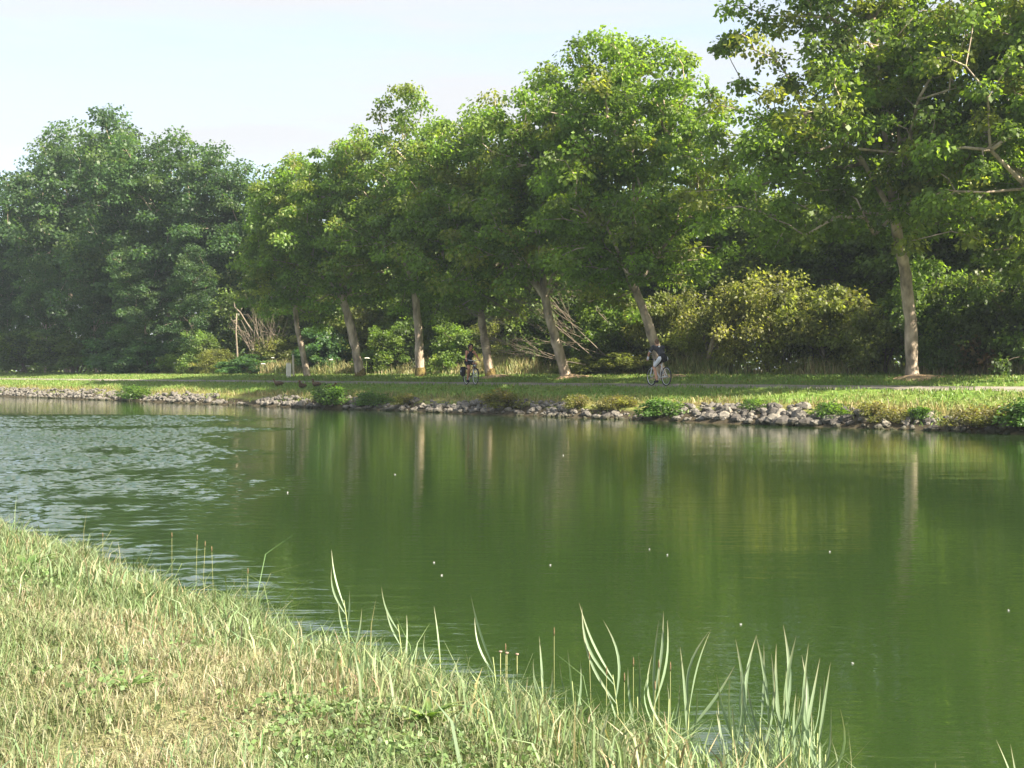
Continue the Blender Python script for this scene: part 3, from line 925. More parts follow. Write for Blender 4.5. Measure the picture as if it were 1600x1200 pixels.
# ------------------------------------------------------------------ riprap stones along the far water's edge
STONES = []
for sd_ in range(7):
    g = np.random.default_rng(600 + sd_)
    mb = MB(); mb.ell((0, 0, 0), (1, 1, 1), 8, 5)
    V = np.array([tuple(p) for p in mb.v])
    cutd = unit(g.normal(size=(7, 3)))
    for c in cutd:                                     # chip flat facets off a ball
        lim = .55 + .25 * g.random()
        d = V @ c; over = np.maximum(0, d - lim); V = V - over[:, None] * c[None]
    V *= np.array((1, .7 + .25 * g.random(), .55 + .2 * g.random()))
    F = [list(f) for f in mb.f]
    me = bpy.data.meshes.new('stone'); me.from_pydata(V.tolist(), [], F)
    me.validate()
    me.materials.append([M_STONE, M_STONE2, M_STONE3, M_STONE, M_STONE2, M_STONE, M_STONE3][sd_])
    STONES.append(me)
PRES = np.array([(-80, .9), (0, .95), (100, 1), (200, 1), (208, .1), (218, .1), (222, .8), (340, .75), (350, .25), (395, .25), (405, .7), (480, .75), (490, .2),
                 (535, .2), (545, .8), (600, .6), (640, .45), (650, .7), (770, .8), (785, .2), (800, .9), (890, .95), (900, .5), (1000, .4), (1015, .15), (1045, .1),
                 (1055, 1), (1290, 1), (1300, .2), (1310, .9), (1350, .8), (1360, .25), (1375, .5), (1420, .95), (1510, .8), (1530, .3), (1640, .4), (1700, .9)])
gs = np.random.default_rng(77)
cand = []
while len(cand) < 2700:
    t = 6 + 95 * gs.random() ** 1.15; v = gs.random()
    n = 29.0 + 1.2 * v
    x, y = nt2xy(n, t)
    px = CX + FPX * x / y
    pr = float(np.interp(px, PRES[:, 0], PRES[:, 1]))
    big = 1 + .5 * math.exp(-((px - 1250) / 120) ** 2) if px > 1000 else 1
    if v > pr * 1.02 or gs.random() > .25 + pr: continue
    sz = (.060 + .14 * gs.random() ** 2.2) * big * (1.15 - .35 * v)
    cand.append((sz * FPX / y, x, y, n, t, sz, v))
cand.sort(reverse=True)
sbm_V, sbm_F, off = [], [], 0
def stone_tf(sz, x, y, n, t, v):
    h = float(ground_h(n, t))
    return Matrix.Translation((x, y, h + sz * (.05 + .22 * gs.random()))) @ Matrix.Rotation(gs.random() * 6.28, 4, 'Z') @ \
        Matrix.Rotation(gs.normal() * .35, 4, 'X') @ Matrix.Rotation(gs.normal() * .35, 4, 'Y') @ Matrix.Scale(sz, 4)
for q, (_, x, y, n, t, sz, v) in enumerate(cand):
    me = STONES[int(gs.random() * 7)]
    mtx = stone_tf(sz, x, y, n, t, v)
    if q < 300:
        o = bpy.data.objects.new('stone', me); COL.objects.link(o); o.parent = ground; o.matrix_local = mtx
    else:
        co = np.empty(len(me.vertices) * 3); me.vertices.foreach_get('co', co); co = co.reshape(-1, 3)
        M = np.array(mtx)
        sbm_V.append(co @ M[:3, :3].T + M[:3, 3]); sbm_F += [tuple(i + off for i in p.vertices) for p in me.polygons]
        off += len(co)
me = bpy.data.meshes.new('riprap'); me.from_pydata(np.concatenate(sbm_V).tolist(), [], sbm_F); me.materials.append(M_STONE)
o = link('riprap', me, ground); o['kind'] = 'stuff'

# weed clumps hanging over the stones
B_WEED = bush_parts(451, .55, .75, (.075, .145, .028), (.12, .19, .04), nclump=22, nleaf=110, leaf=.075, crad=(.2, .34), altf=.3)
B_WEEDY = bush_parts(452, .6, .7, (.13, .135, .04), (.22, .18, .075), nclump=22, nleaf=110, leaf=.07, crad=(.2, .34), altf=.4)
WEED = [(212, 29.5, 1.5, B_WEED, 'bright green clump splitting the pale stones from the grey ones'),
        (518, 29.4, 1.7, B_WEED, 'large green clump at the water edge below the forked tree'),
        (585, 29.6, 1.2, B_WEED, 'green weeds over the stones below the reddish trunk'),
        (636, 29.7, .9, B_WEEDY, 'tuft of pale dry weeds on the bank left of the woman'),
        (785, 29.6, 1.4, B_WEEDY, 'yellow green weeds on the bank under the pale tree'),
        (905, 29.9, .9, B_WEEDY, 'dry weed clump on the bank below the low forked tree'),
        (965, 29.8, .9, B_WEEDY, 'dry weed clump on the bank before the cyclist in the dark jersey'),
        (1038, 29.4, 1.2, B_WEED, 'green clump at the water next to the big pile of stones'),
        (1180, 30.0, .7, B_WEED, 'little green weed rooted in the top of the big stone pile'),
        (1300, 29.7, .9, B_WEED, 'green weed between the big stone pile and the small one'),
        (1365, 29.8, .8, B_WEEDY, 'straw coloured weeds right of the small stone pile'),
        (1400, 29.7, .8, B_WEEDY, 'grass clump drooping over dark hollow by the stones'),
        (1440, 29.9, .7, B_WEED, 'green weed above the last stone pile'),
        (1530, 29.6, 1.0, B_WEEDY, 'broad olive weeds overhanging the water right of the stones'),
        (1575, 29.6, 1.0, B_WEEDY, 'olive weeds overhanging the water at the picture edge'),
        (1620, 29.5, 1.4, B_WEED, 'green weeds just past the picture edge')]
for px, n, s, parts, lab in WEED:
    x0, y0 = ray_n(px, n)
    put_bush('weed_clump', parts, (x0, y0, gz(x0, y0) - .08), lab, g0.random() * 6.28, (s * 1.15, s * .8, s * .68), 'weeds on the stone bank', 'weed')

# ------------------------------------------------------------------ bare wood
def branchy(mb, p, d, ln, r, g, depth, spread=.5, kids=3, up=.1):
    p = np.array(p, float); d = unit(np.array(d, float))
    q = p + d * ln * .5 + g.normal(size=3) * ln * .04
    e = p + d * ln + np.array((0, 0, up * ln * .2)) + g.normal(size=3) * ln * .06
    mb.tube([p, q, e], [r, r * .75, r * .4], 5, cap=False)
    if depth:
        for k in range(kids):
            f = .3 + .65 * (k + g.random()) / kids
            branchy(mb, p + (e - p) * f, d + g.normal(size=3) * spread, ln * (.75 - .3 * f) * (.7 + .5 * g.random()), r * .5, g, depth - 1, spread, kids, up)


gb = np.random.default_rng(91)
bx, by = ray_n(965, 41.6); bzz = gz(bx, by)
fall = empty('fallen_tree', (bx, by, bzz), 0, 'fallen bare tree, its pale branches fanning up from behind the low forked trunk', 'dead tree')
s = scale_at(by)
for k, (ex, ey, bx_, by_) in enumerate([(800, 545, 915, 570), (775, 478, 905, 548), (800, 462, 930, 560), (830, 452, 945, 556), (770, 520, 880, 560), (865, 505, 960, 560), (880, 425, 990, 545)]):
    p0 = np.array(((bx_ - 965) / s, gb.normal() * .3, EYE + (HY - by_) / s - bzz))
    p1 = np.array(((ex - 965) / s, gb.normal() * .5 + .3, EYE + (HY - ey) / s - bzz))
    mb = MB(); branchy(mb, p0, p1 - p0, float(np.linalg.norm(p1 - p0)), .016 + .008 * gb.random(), gb, 2, .22, 7, .2)
    mb.build('branch', M_DEAD, fall)
bx, by = ray_n(412, 43.0); bzz = gz(bx, by)
sh = empty('bare_shrub', (bx, by, bzz), 0, 'bare brown shrub of thin upright twigs left of the white posts', 'shrub')
mb = MB()
for k in range(11):
    a = gb.random() * 6.28
    branchy(mb, (math.cos(a) * .15, math.sin(a) * .15, -.1), (math.cos(a) * .45, math.sin(a) * .45, 1), 2.6 + 1.2 * gb.random(), .035, gb, 2, .3, 3)
mb.build('twig', M_DEAD, sh)
bx, by = ray_n(371, 42.2); bzz = gz(bx, by)
dt = empty('dead_tree', (bx, by, bzz), 0, 'thin dead tree with snapped pale stem and slanting broken top', 'dead tree')
s = scale_at(by)
mb = MB(); P_ = lambda qx, qy, dy=0: ((qx - 371) / s, dy, EYE + (HY - qy) / s - bzz)
mb.tube([P_(372, 590), P_(371, 555), P_(369, 520), P_(370, 490)], [.075, .065, .05, .035], 7)
mb.build('trunk', M_DEAD, dt)
for pts_, r in (([P_(406, 535, .3), P_(385, 505, .2), P_(375, 488, .1), P_(367, 480), P_(366, 472)], .06), ([P_(370, 500), P_(362, 502)], .04), ([P_(375, 488, .1), P_(379, 478, .1)], .03),
                ([P_(390, 530, .3), P_(383, 515, .3), P_(376, 500, .2)], .03)):
    mb = MB(); mb.tube(pts_, list(np.linspace(r, r * .5, len(pts_))), 6); mb.build('branch', M_DEAD, dt)
# slanting pale stem in the yellow bush
bx, by = ray_n(1112, 41.4); bzz = gz(bx, by); s = scale_at(by)
ls = empty('leaning_stem', (bx, by, bzz), 0, 'slanting pale forked stem rising out of the weeds under the yellowish bush', 'dead tree')
Q_ = lambda qx, qy, dy=0: ((qx - 1112) / s, dy, EYE + (HY - qy) / s - bzz)
mb = MB(); mb.tube([Q_(1107, 560), Q_(1113, 535), Q_(1120, 518), Q_(1130, 505)], [.11, .10, .085, .07], 7); mb.build('trunk', M_DEAD, ls)
mb = MB(); mb.tube([Q_(1130, 505), Q_(1143, 492, .2), Q_(1158, 475, .3), Q_(1180, 462, .4)], [.065, .055, .045, .03], 6); mb.build('branch', M_DEAD, ls)
mb = MB(); mb.tube([Q_(1119, 520), Q_(1121, 505, -.1), Q_(1122, 490, -.1)], [.05, .04, .03], 6); mb.build('branch', M_DEAD, ls)

# earth bared at the feet of the row trees
for i, lab in ((2, 'bare tan earth at the foot of the strongly leaning tree'), (3, 'bare tan earth beside the foot of the low forked tree'),
               (4, 'bare tan earth at the foot of the pale barked tree'), (1, 'bare tan earth beside the foot of the straight pale trunk')):
    x0, y0 = ray_n(ROW[i][0] + 10, TN - .1)
    mb = MB(); V = []; F = []
    for rr, zz in ((0, .10), (.35, .08), (.62, .035), (.85, -.05)):
        for k in range(14):
            a_ = 2 * math.pi * k / 14; q = rr * (1 + .2 * math.sin(a_ * 3 + i))
            px_, py_ = x0 + q * math.cos(a_) * 1.15, y0 + q * math.sin(a_)
            V.append((px_ - x0, py_ - y0, gz(px_, py_) - gz(x0, y0) + zz))
    for j in range(3):
        for k in range(14): F.append((j * 14 + k, j * 14 + (k + 1) % 14, (j + 1) * 14 + (k + 1) % 14, (j + 1) * 14 + k))
    mb.add(V, F); o = mb.build('earth_mound', M_EARTH); o.location = (x0, y0, gz(x0, y0)); tag(o, lab, 'earth', 'bare earth under the row trees')

# ------------------------------------------------------------------ posts
x0, y0 = ray_n(451, 37.9); s = scale_at(y0)
p = empty('marker_post', (x0, y0, gz(x0, y0)), .3, 'short thick cream marker post in the grass', 'post')
mb = MB(); mb.box((0, 0, .34), (.24, .20, .88), 0, 1.0, .03); mb.build('shaft', M_POST, p, smooth=False)
mb = MB(); mb.box((0, 0, .80), (.215, .175, .035), 0, .8); mb.build('cap', M_POSTD, p, smooth=False)
x0, y0 = ray_n(458.5, 37.95)
p = empty('thin_post', (x0, y0, gz(x0, y0)), 0, 'tall thin pale pole standing beside the short thick post', 'post')
mb = MB(); mb.tube([(.03, 0, -.2), (0, 0, .6), (-.02, 0, 1.2)], [.06, .055, .05], 8); mb.build('shaft', M_POSTD, p)
mb = MB(); mb.tube([(-.02, 0, 1.2), (-.02, 0, 1.36)], [.03, .02], 8); mb.build('tip', mat('dark_metal', (.12, .12, .12), .5), p)

# ------------------------------------------------------------------ white umbel flowers at the wood edge
M_UMBEL = mat('umbel', (.72, .70, .60), .9, .1); M_STEM = mat('weed_stem', (.16, .20, .07), .8, .1)
def umbel(px, n, h, r, label):
    x0, y0 = ray_n(px, n); o = empty('umbel_flower', (x0, y0, gz(x0, y0)), 0, label, 'flower', 'white umbel flowers along the wood edge')
    mb = MB(); mb.tube([(0, 0, 0), (.03, 0, h)], [.012, .008], 5)
    for k in range(9):
        a_ = k * 2.4; q = r * math.sqrt((k + .5) / 9)
        mb.tube([(.03, 0, h - .1), (.03 + q * math.cos(a_), q * math.sin(a_), h)], .004, 3, cap=False)
    mb.build('stem', M_STEM, o)
    mb = MB()
    for k in range(9):
        a_ = k * 2.4; q = r * math.sqrt((k + .5) / 9)
        mb.ell((.03 + q * math.cos(a_), q * math.sin(a_), h + .01 - q * q * 1.2), (r * .2, r * .2, .02), 6, 3)
    mb.ell((.03, 0, h), (r * .92, r * .92, .03), 10, 4)
    mb.build('flower_head', M_UMBEL, o)
for px, n, h, r, lab in ((43, 41.0, .75, .22, 'broad white umbel flower nearest the picture border'), (68, 41.1, .7, .14, 'small white umbel beside the broad one at the border'),
                         (90, 41.1, .6, .1, 'tiny white umbel below the tallest forest tree'), (174, 41.0, .95, .13, 'single tall white umbel before the feathery bush'),
                         (246, 41.0, .7, .12, 'white umbel at the edge of the umbel group'), (272, 41.0, .85, .1, 'white umbel left in the trio below the bright shrub'),
                         (279, 41.0, .8, .1, 'white umbel in the middle of the trio below the bright shrub'), (286, 41.0, .82, .1, 'white umbel right in the trio below the bright shrub'),
                         (410, 40.6, .7, .16, 'pale flat umbel below the bare brown shrub'), (425, 40.8, 1.1, .1, 'tall pale umbel left of the short thick post'),
                         (516, 40.6, .9, .12, 'pale umbel between the slender and the forked trunk'), (572, 40.2, .95, .16, 'white umbel beside the mossy foot of the forked tree')):
    umbel(px, n, h, r, lab)

# ------------------------------------------------------------------ ducks resting on the far bank
M_DUCK = noisy(mat('duck_feathers', rough=.85, spec=.1), (.115, .075, .045), .5, 30, .2); M_BILL = mat('duck_bill', (.35, .22, .06), .5)
def duck(px, n, rz, up, label):
    x0, y0 = ray_n(px, n); o = empty('duck', (x0, y0, gz(x0, y0) + .0), rz, label, 'duck', 'brown ducks resting on the far bank')
    mb = MB(); V = []; F = []
    prof = [(-.30, .015, .16), (-.24, .05, .15), (-.15, .10, .135), (-.02, .13, .12), (.10, .12, .125), (.18, .085, .15),
            (.215, .055, .19 + .06 * up), (.225, .045, .24 + .10 * up), (.24, .052, .28 + .12 * up), (.275, .045, .29 + .12 * up), (.31, .018, .28 + .12 * up)]
    for x_, r_, z_ in prof:
        for k in range(10):
            a_ = 2 * math.pi * k / 10
            tilt = .7 if x_ > .2 else 0
            V.append((x_ + tilt * 0 * r_, r_ * 1.05 * math.cos(a_), z_ + r_ * .9 * math.sin(a_)))
    for i in range(len(prof) - 1):
        for k in range(10): F.append((i * 10 + k, i * 10 + (k + 1) % 10, i * 10 + 10 + (k + 1) % 10, i * 10 + 10 + k))
    F.append(tuple(range(9, -1, -1))); F.append(tuple(range(len(V) - 10, len(V))))
    mb.add(V, F); mb.build('body', M_DUCK, o)
    mb = MB(); z_ = .28 + .12 * up; mb.ell((.335, 0, z_ - .005), (.035, .018, .010), 8, 5); mb.build('bill', M_BILL, o)
    for sy in (-1, 1):
        mb = MB(); mb.ell((-.07, sy * .115, .14), (.17, .03, .065), 10, 6); mb.build('wing', M_DUCK, o)
duck(435, 31.9, 2.7, .2, 'brown duck lying long in the grass nearest the short thick post')
duck(472, 31.5, -1.9, .5, 'brown duck sitting upright, second of the four on the grass')
duck(494, 31.8, 2.4, .4, 'brown duck with raised head, third of the four on the grass')
duck(515, 31.2, .4, .1, 'brown duck lowest on the bank, nearest the large green clump')

# ------------------------------------------------------------------ people and bicycles
M_SKIN = noisy(mat('skin', rough=.55, spec=.3), (.50, .27, .17), .08, 20); M_SKIN2 = noisy(mat('tanned_skin', rough=.5, spec=.3), (.42, .20, .115), .08, 20)
M_BLACK = noisy(mat('black_cloth', rough=.85, spec=.1), (.018, .018, .022), .3, 30)
M_NAVY = noisy(mat('dark_jersey', rough=.8, spec=.15), (.045, .045, .055), .3, 25)
M_WHITE = noisy(mat('white_cloth', rough=.8, spec=.15), (.75, .75, .80), .08, 20)
M_RED = mat('red_trim', (.35, .03, .03), .7)
M_HAIRD = noisy(mat('dark_hair', rough=.6, spec=.3), (.022, .012, .010), .4, 60)
M_HAIRB = noisy(mat('brown_hair', rough=.6, spec=.3), (.14, .075, .035), .4, 60)
M_RUBBER = mat('tyre_rubber', (.02, .02, .02), .8); M_STEEL = mat('bright_metal', (.65, .65, .66), .3, .5, .8)
M_FRAMEW = mat('white_frame_paint', (.78, .78, .78), .3, .5); M_FRAMED = mat('dark_frame_paint', (.03, .045, .05), .3, .5)
M_GLASSES = mat('sunglass_lens', (.01, .01, .01), .1, .6); M_LIP = mat('lips', (.35, .10, .09), .5)


def solid(name, chains, ells, voxel, mats, parent, smooth_it=3, fmat=None):
    """one continuous body: tapered chains and ellipsoids fused by a voxel remesh"""
    mb = MB()
    for pts, rad in chains:
        mb.tube(pts, rad, 12)
        for p, r in zip(pts, rad if hasattr(rad, '__len__') else [rad] * len(pts)): mb.ell(p, (r, r, r), 12, 8)
    for e in ells: mb.ell(e[0], e[1], 16, 12, 0, e[2] if len(e) > 2 else None)
    me0 = mb.mesh('tmp', mats[0] if isinstance(mats, list) else mats)
    o0 = bpy.data.objects.new('tmp', me0); COL.objects.link(o0)
    md = o0.modifiers.new('r', 'REMESH'); md.mode = 'VOXEL'; md.voxel_size = voxel; md.use_smooth_shade = True
    ms = o0.modifiers.new('s', 'SMOOTH'); ms.iterations = smooth_it; ms.factor = .5
    dg = bpy.context.evaluated_depsgraph_get(); dg.update()
    me = bpy.data.meshes.new_from_object(o0.evaluated_get(dg))
    bpy.data.objects.remove(o0); bpy.data.meshes.remove(me0)
    me.name = name; me.materials.clear()
    for m_ in (mats if isinstance(mats, list) else [mats]): me.materials.append(m_)
    for p in me.polygons:
        p.use_smooth = True
        if fmat: p.material_index = fmat(p.center)
    return link(name, me, parent)


def fingers(wrist, fwd, down, r=1.0):
    """four unequal fingers curled round the grip and a thumb"""
    w_ = Vector(wrist); f = Vector(fwd).normalized(); dn = Vector(down).normalized(); sd_ = f.cross(dn).normalized()
    ch = [([w_, w_ + f * .055, w_ + f * .09], [.024, .032, .028])]
    for k, ln in enumerate((.060, .068, .064, .050)):
        b = w_ + f * .085 + sd_ * (.028 - .0185 * k)
        ch.append(([b, b + f * ln * .4 + dn * ln * .15, b + f * ln * .55 + dn * ln * .6, b + f * ln * .25 + dn * ln * .9], [.0095, .009, .0085, .008]))
    b = w_ + f * .04 + sd_ * .028
    ch.append(([b, b + sd_ * .022 + f * .02 + dn * .02, b + sd_ * .016 + f * .045 + dn * .04], [.012, .0105, .009]))
    return ch


def bicycle(loc, ang, label, city):
    o = empty('bicycle', loc, ang, label, 'bicycle')
    M_F = M_FRAMED if city else M_FRAMEW
    rh, fh, wr = (-.46, 0, .345), (.60, 0, .345), .325
    bb = (0, 0, .29); st = (-.17, 0, .80) if city else (-.16, 0, .82)
    ht, hb = ((.40, 0, .86), (.45, 0, .66)) if city else ((.41, 0, .88), (.46, 0, .70))
    mb = MB(); tr = .017
    if city:
        mb.tube([hb, (.2, 0, .42), bb], tr * 1.1, 8); mb.tube([ht, (.15, 0, .62), (-.10, 0, .55)], tr, 8)
    else:
        mb.tube([hb, bb], tr * 1.3, 8); mb.tube([ht, (st[0] + .03, 0, st[2] - .08)], tr * 1.1, 8)
    mb.tube([bb, st], tr, 8); mb.tube([ht, hb], tr * 1.25, 8)
    for sy in (-1, 1):
        mb.tube([(bb[0], sy * .03, bb[2]), (rh[0], sy * .06, rh[2])], .010, 6)
        mb.tube([(st[0] + .02, sy * .02, st[2] - .12), (rh[0], sy * .06, rh[2])], .009, 6)
    mb.build('frame', M_F, o)
    mb = MB(); mb.tube([(ht[0], -0.0, ht[2]), hb, (hb[0] + .01, 0, hb[2] - .03)], .018, 8)
    for sy in (-1, 1): mb.tube([(hb[0] + .01, sy * .05, hb[2] - .02), (.53, sy * .055, .50), (fh[0], sy * .05, fh[2])], [.019, .017, .012], 7)
    mb.build('fork', M_F if not city else M_STEEL, o)
    for c, nm in ((rh, 'wheel'), (fh, 'wheel')):
        mb = MB(); mb.tube([(c[0], -.05, c[2]), (c[0], .05, c[2])], .022, 10); wo_ = mb.build('wheel', M_STEEL, o)
        mb = MB(); mb.ring(c, wr, .024 if not city else .019, seg=40, sides=8); mb.build('tyre', M_RUBBER, wo_)
        mb = MB(); mb.ring(c, wr - .03, .010, seg=40, sides=6); mb.build('rim', M_STEEL, wo_)
        mb = MB()
        for k in range(24):
            a_ = 2 * math.pi * k / 24
            mb.tube([(c[0] + .02 * math.cos(a_ + .6), (.03 if k % 2 else -.03), c[2] + .02 * math.sin(a_ + .6)),
                     (c[0] + (wr - .03) * math.cos(a_), 0, c[2] + (wr - .03) * math.sin(a_))], .0012, 3, cap=False)
        sp = mb.build('spokes', M_STEEL, wo_); sp['kind'] = 'stuff'
    # saddle on its post
    mb = MB(); sx = st[0] - .035; sz = st[2]
    mb.tube([st, (sx, 0, sz + .12)], .013, 8); mb.build('seat_post', M_STEEL, o)
    mb = MB(); mb.ell((sx - .05, 0, sz + .145), (.12, .075, .03), 14, 8); mb.ell((sx + .08, 0, sz + .145), (.12, .03, .025), 12, 8); mb.build('saddle', M_BLACK, o)
    # handlebar
    mb = MB(); hz = ht[2] + (.14 if city else .07)
    mb.tube([ht, (ht[0] - .02, 0, hz - .01), (ht[0] + .03, 0, hz)], .015, 8); mb.build('stem', M_STEEL, o)
    mb = MB()
    for sy in (-1, 1):
        mb.tube([(ht[0] + .03, 0, hz), (ht[0] + .03, sy * .12, hz + .005), (ht[0] - .0, sy * .22, hz + .02), (ht[0] - (.14 if city else .05), sy * .30, hz + .01)], .012, 8)
    mb.build('handlebar', M_STEEL if city else M_BLACK, o)
    for sy in (-1, 1):
        mb = MB(); mb.tube([(ht[0] - (.03 if city else .0), sy * .245, hz + .018), (ht[0] - (.15 if city else .055), sy * .305, hz + .01)], .018, 8); mb.build('grip', M_RUBBER, o)
    # cranks, left pedal down for him, right pedal down for her
    dn = -1 if city else 1
    mb = MB(); mb.ring((0, -.045, .29), .085, .006, seg=28, sides=6); mb.tube([(0, -.05, .29), (0, .05, .29)], .018, 8); cr = mb.build('crankset', M_STEEL, o)
    for sy in (-1, 1):
        zz = -.165 if sy == dn else .165
        mb = MB(); mb.tube([(0, sy * .06, .29), (.02, sy * .075, .29 + zz)], .011, 6); mb.build('crank_arm', M_STEEL, cr)
        mb = MB(); mb.box((.02, sy * .125, .29 + zz), (.10, .09, .02)); mb.build('pedal', M_RUBBER, cr, smooth=False)
    mb = MB(); mb.tube([(0, -.045, .375), (rh[0], -.045, .385)], .005, 4); mb.tube([(0, -.045, .205), (rh[0], -.045, .305)], .005, 4); mb.build('chain', M_RUBBER, o)
    if city:
        for c, a0, a1 in ((rh, 20, 215), (fh, 10, 170)):
            mb = MB(); pts_ = [(c[0] + (wr + .045) * math.cos(R_(q)), 0, c[2] + (wr + .045) * math.sin(R_(q))) for q in range(a0, a1 + 1, 13)]
            V = []; F = []
            for p_ in pts_: V += [(p_[0], -.028, p_[2] - .006), (p_[0], 0, p_[2] + .006), (p_[0], .028, p_[2] - .006)]
            for k in range(len(pts_) - 1):
                for j in range(2): F.append((k * 3 + j, k * 3 + j + 1, k * 3 + 4 + j, k * 3 + 3 + j))
            mb.add(V, F); mb.build('mudguard', M_BLACK, o)
        mb = MB()
        for sy in (-1, 1):
            mb.tube([(-.20, sy * .05, .74), (-.75, sy * .06, .74)], .007, 6); mb.tube([(-.46, sy * .065, .345), (-.55, sy * .06, .74)], .006, 6)
        for q in (-.3, -.45, -.6, -.75): mb.tube([(q, -.06, .74), (q, .06, .74)], .006, 6)
        mb.build('rack', M_BLACK, o)
        mb = MB(); mb.tube([(.50, 0, .80), (.56, 0, .80)], [.03, .045], 12); mb.build('headlight', M_STEEL, o)
        mb = MB(); mb.tube([(.42, 0, .93), (.47, .02, .82), (.47, 0, .70)], .006, 5); mb.build('cable', M_BLACK, o)
    else:
        mb = MB(); mb.tube([(.53, .06, .50), (.60, .06, .36)], .024, 8); mb.build('fork_leg_cover', M_FRAMEW, o)
    return o


def head_bits(parent, hc, skin, tilt):
    pass


def cyclist(loc, ang, woman, label):
    o = empty('person', loc, ang, label, 'person')
    sk = M_SKIN2 if woman else M_SKIN
    if woman:
        hip = (-.20, 0, .97); ch_ = (-.06, 0, 1.26); nk = (.0, 0, 1.42); hd = (.05, 0, 1.56); shz, shx, shw = 1.37, -.01, .165
        hand = lambda s_: (.29, s_ * .285, 1.035); elb = lambda s_: (.10, s_ * (.30 if s_ > 0 else .235), 1.11)
        dn = -1
    else:
        hip = (-.22, 0, 1.0); ch_ = (.02, 0, 1.27); nk = (.17, 0, 1.44); hd = (.24, 0, 1.585); shz, shx, shw = 1.40, .13, .20
        hand = lambda s_: (.37, s_ * .285, .985); elb = lambda s_: (.27, s_ * .30, 1.17)
        dn = 1
    ry = Matrix.Rotation(R_(15 if woman else 38), 3, 'Y')
    chains, ells = [], []
    chains.append(([hip, tuple((Vector(hip) + Vector(ch_)) / 2), ch_, nk], [.115, .105, .115, .055]))
    chains.append(([nk, tuple(Vector(hd) - Vector((.01, 0, .06)))], [.052, .052]))
    for s_ in (-1, 1):
        sh_ = (shx, s_ * shw, shz)
        chains.append(([ch_, sh_], [.10, .062]))
        chains.append(([sh_, elb(s_), tuple(Vector(hand(s_)) - (Vector(hand(s_)) - Vector(elb(s_))).normalized() * .07)], [.055 if not woman else .045, .042 if not woman else .036, .028 if not woman else .025]))
        fw = (Vector(hand(s_)) - Vector(elb(s_))).normalized()
        chains += fingers(Vector(hand(s_)) - fw * .07, fw, (0.25, 0, -1))
        hp = (hip[0], s_ * .09, hip[2] - .02)
        if s_ == dn: kn, an = (.20, s_ * .13, .68), (.0, s_ * .125, .235)
        else: kn, an = (.27, s_ * .13, .86), (.02, s_ * .125, .55)
        ft = an[2] - .09
        chains.append(([hp, tuple((Vector(hp) * .5 + Vector(kn) * .5)), kn], [.098, .082, .058]))
        cf = tuple(Vector(kn) * .68 + Vector(an) * .32 - Vector((.02, 0, 0)))
        chains.append(([kn, cf, an], [.056, .057, .036]))
        chains.append(([an, (an[0] + .02, an[1], ft + .02), (an[0] + .13, an[1], ft)], [.036, .040, .030]))
    hv = Vector(hd)
    ells.append((hd, (.088, .074, .108))); ells.append((tuple(hv + Vector((.02, 0, -.055))), (.065, .056, .060)))
    ells.append((tuple(hv + Vector((.088, 0, -.015))), (.020, .012, .022)))           # nose
    for s_ in (-1, 1): ells.append((tuple(hv + Vector((-.005, s_ * .076, -.01))), (.018, .009, .028)))   # ears
    if woman:
        for s_ in (-1, 1): ells.append((tuple(Vector(ch_) + Vector((.085, s_ * .065, .015))), (.055, .058, .058)))
    solid('body', chains, ells, .0105, sk, o, 2)
    # face
    mb = MB()
    for s_ in (-1, 1): mb.ell(tuple(hv + Vector((.083, s_ * .030, .012))), (.008, .013, .008), 8, 6)
    mb.build('eye', M_GLASSES, o)
    mb = MB(); mb.ell(tuple(hv + Vector((.078, 0, -.062))), (.010, .024, .007), 8, 6); mb.build('mouth', M_LIP, o)
    if woman:
        mb = MB()
        for s_ in (-1, 1): mb.ell(tuple(hv + Vector((.092, s_ * .034, .012))), (.010, .028, .020), 10, 7)
        mb.tube([hv + Vector((.0, -.082, .02)), hv + Vector((.085, -.062, .018)), hv + Vector((.098, 0, .018)), hv + Vector((.085, .062, .018)), hv + Vector((.0, .082, .02))], .005, 5)
        mb.build('sunglasses', M_GLASSES, o)
        gh = np.random.default_rng(3)
        cur = []
        for k in range(46):                           # loose dark curls down to the jaw
            d = unit(gh.normal(size=3)); d[0] = d[0] * .8 - .35; d = unit(d)
            if d[0] > .45 and d[2] < .55: continue
            p = hv + Vector((-.01, 0, .03)) + Vector((d[0] * .085, d[1] * .095, d[2] * .105))
            rr = .030 + .014 * gh.random(); cur.append((tuple(p), (rr, rr, rr)))
        cur.append((tuple(hv + Vector((-.02, 0, .035))), (.092, .092, .10)))
        solid('hair', [], cur, .011, M_HAIRD, o, 1)
    else:
        cur = [(tuple(hv + Vector((-.018, 0, .025))), (.088, .081, .098)), (tuple(hv + Vector((-.045, 0, -.03))), (.055, .066, .055))]
        solid('hair', [], cur, .011, M_HAIRB, o, 1)
    # clothes follow the body a few millimetres out
    tor = [([hip, tuple((Vector(hip) + Vector(ch_)) / 2), ch_, tuple(Vector(nk) * .62 + Vector(ch_) * .38)], [.132, .118, .128, .085])]
    if woman:
        for s_ in (-1, 1):
            tor.append(([(ch_[0] + .0, s_ * .07, ch_[2] + .04), (shx, s_ * .105, shz + .035)], [.07, .034]))
            tor.append(([(ch_[0] + .085, s_ * .065, ch_[2] + .012), (ch_[0] + .07, s_ * .06, ch_[2] - .05)], [.066, .07]))
        solid('tank_top', tor, [], .014, M_BLACK, o, 2)
    else:
        for s_ in (-1, 1):
            sh_ = Vector((shx, s_ * shw, shz)); e_ = Vector(elb(s_))
            tor.append(([ch_, tuple(sh_)], [.115, .078])); tor.append(([tuple(sh_), tuple(sh_ * .35 + e_ * .65)], [.072, .060]))
        solid('jersey', tor, [], .014, M_NAVY, o, 2)
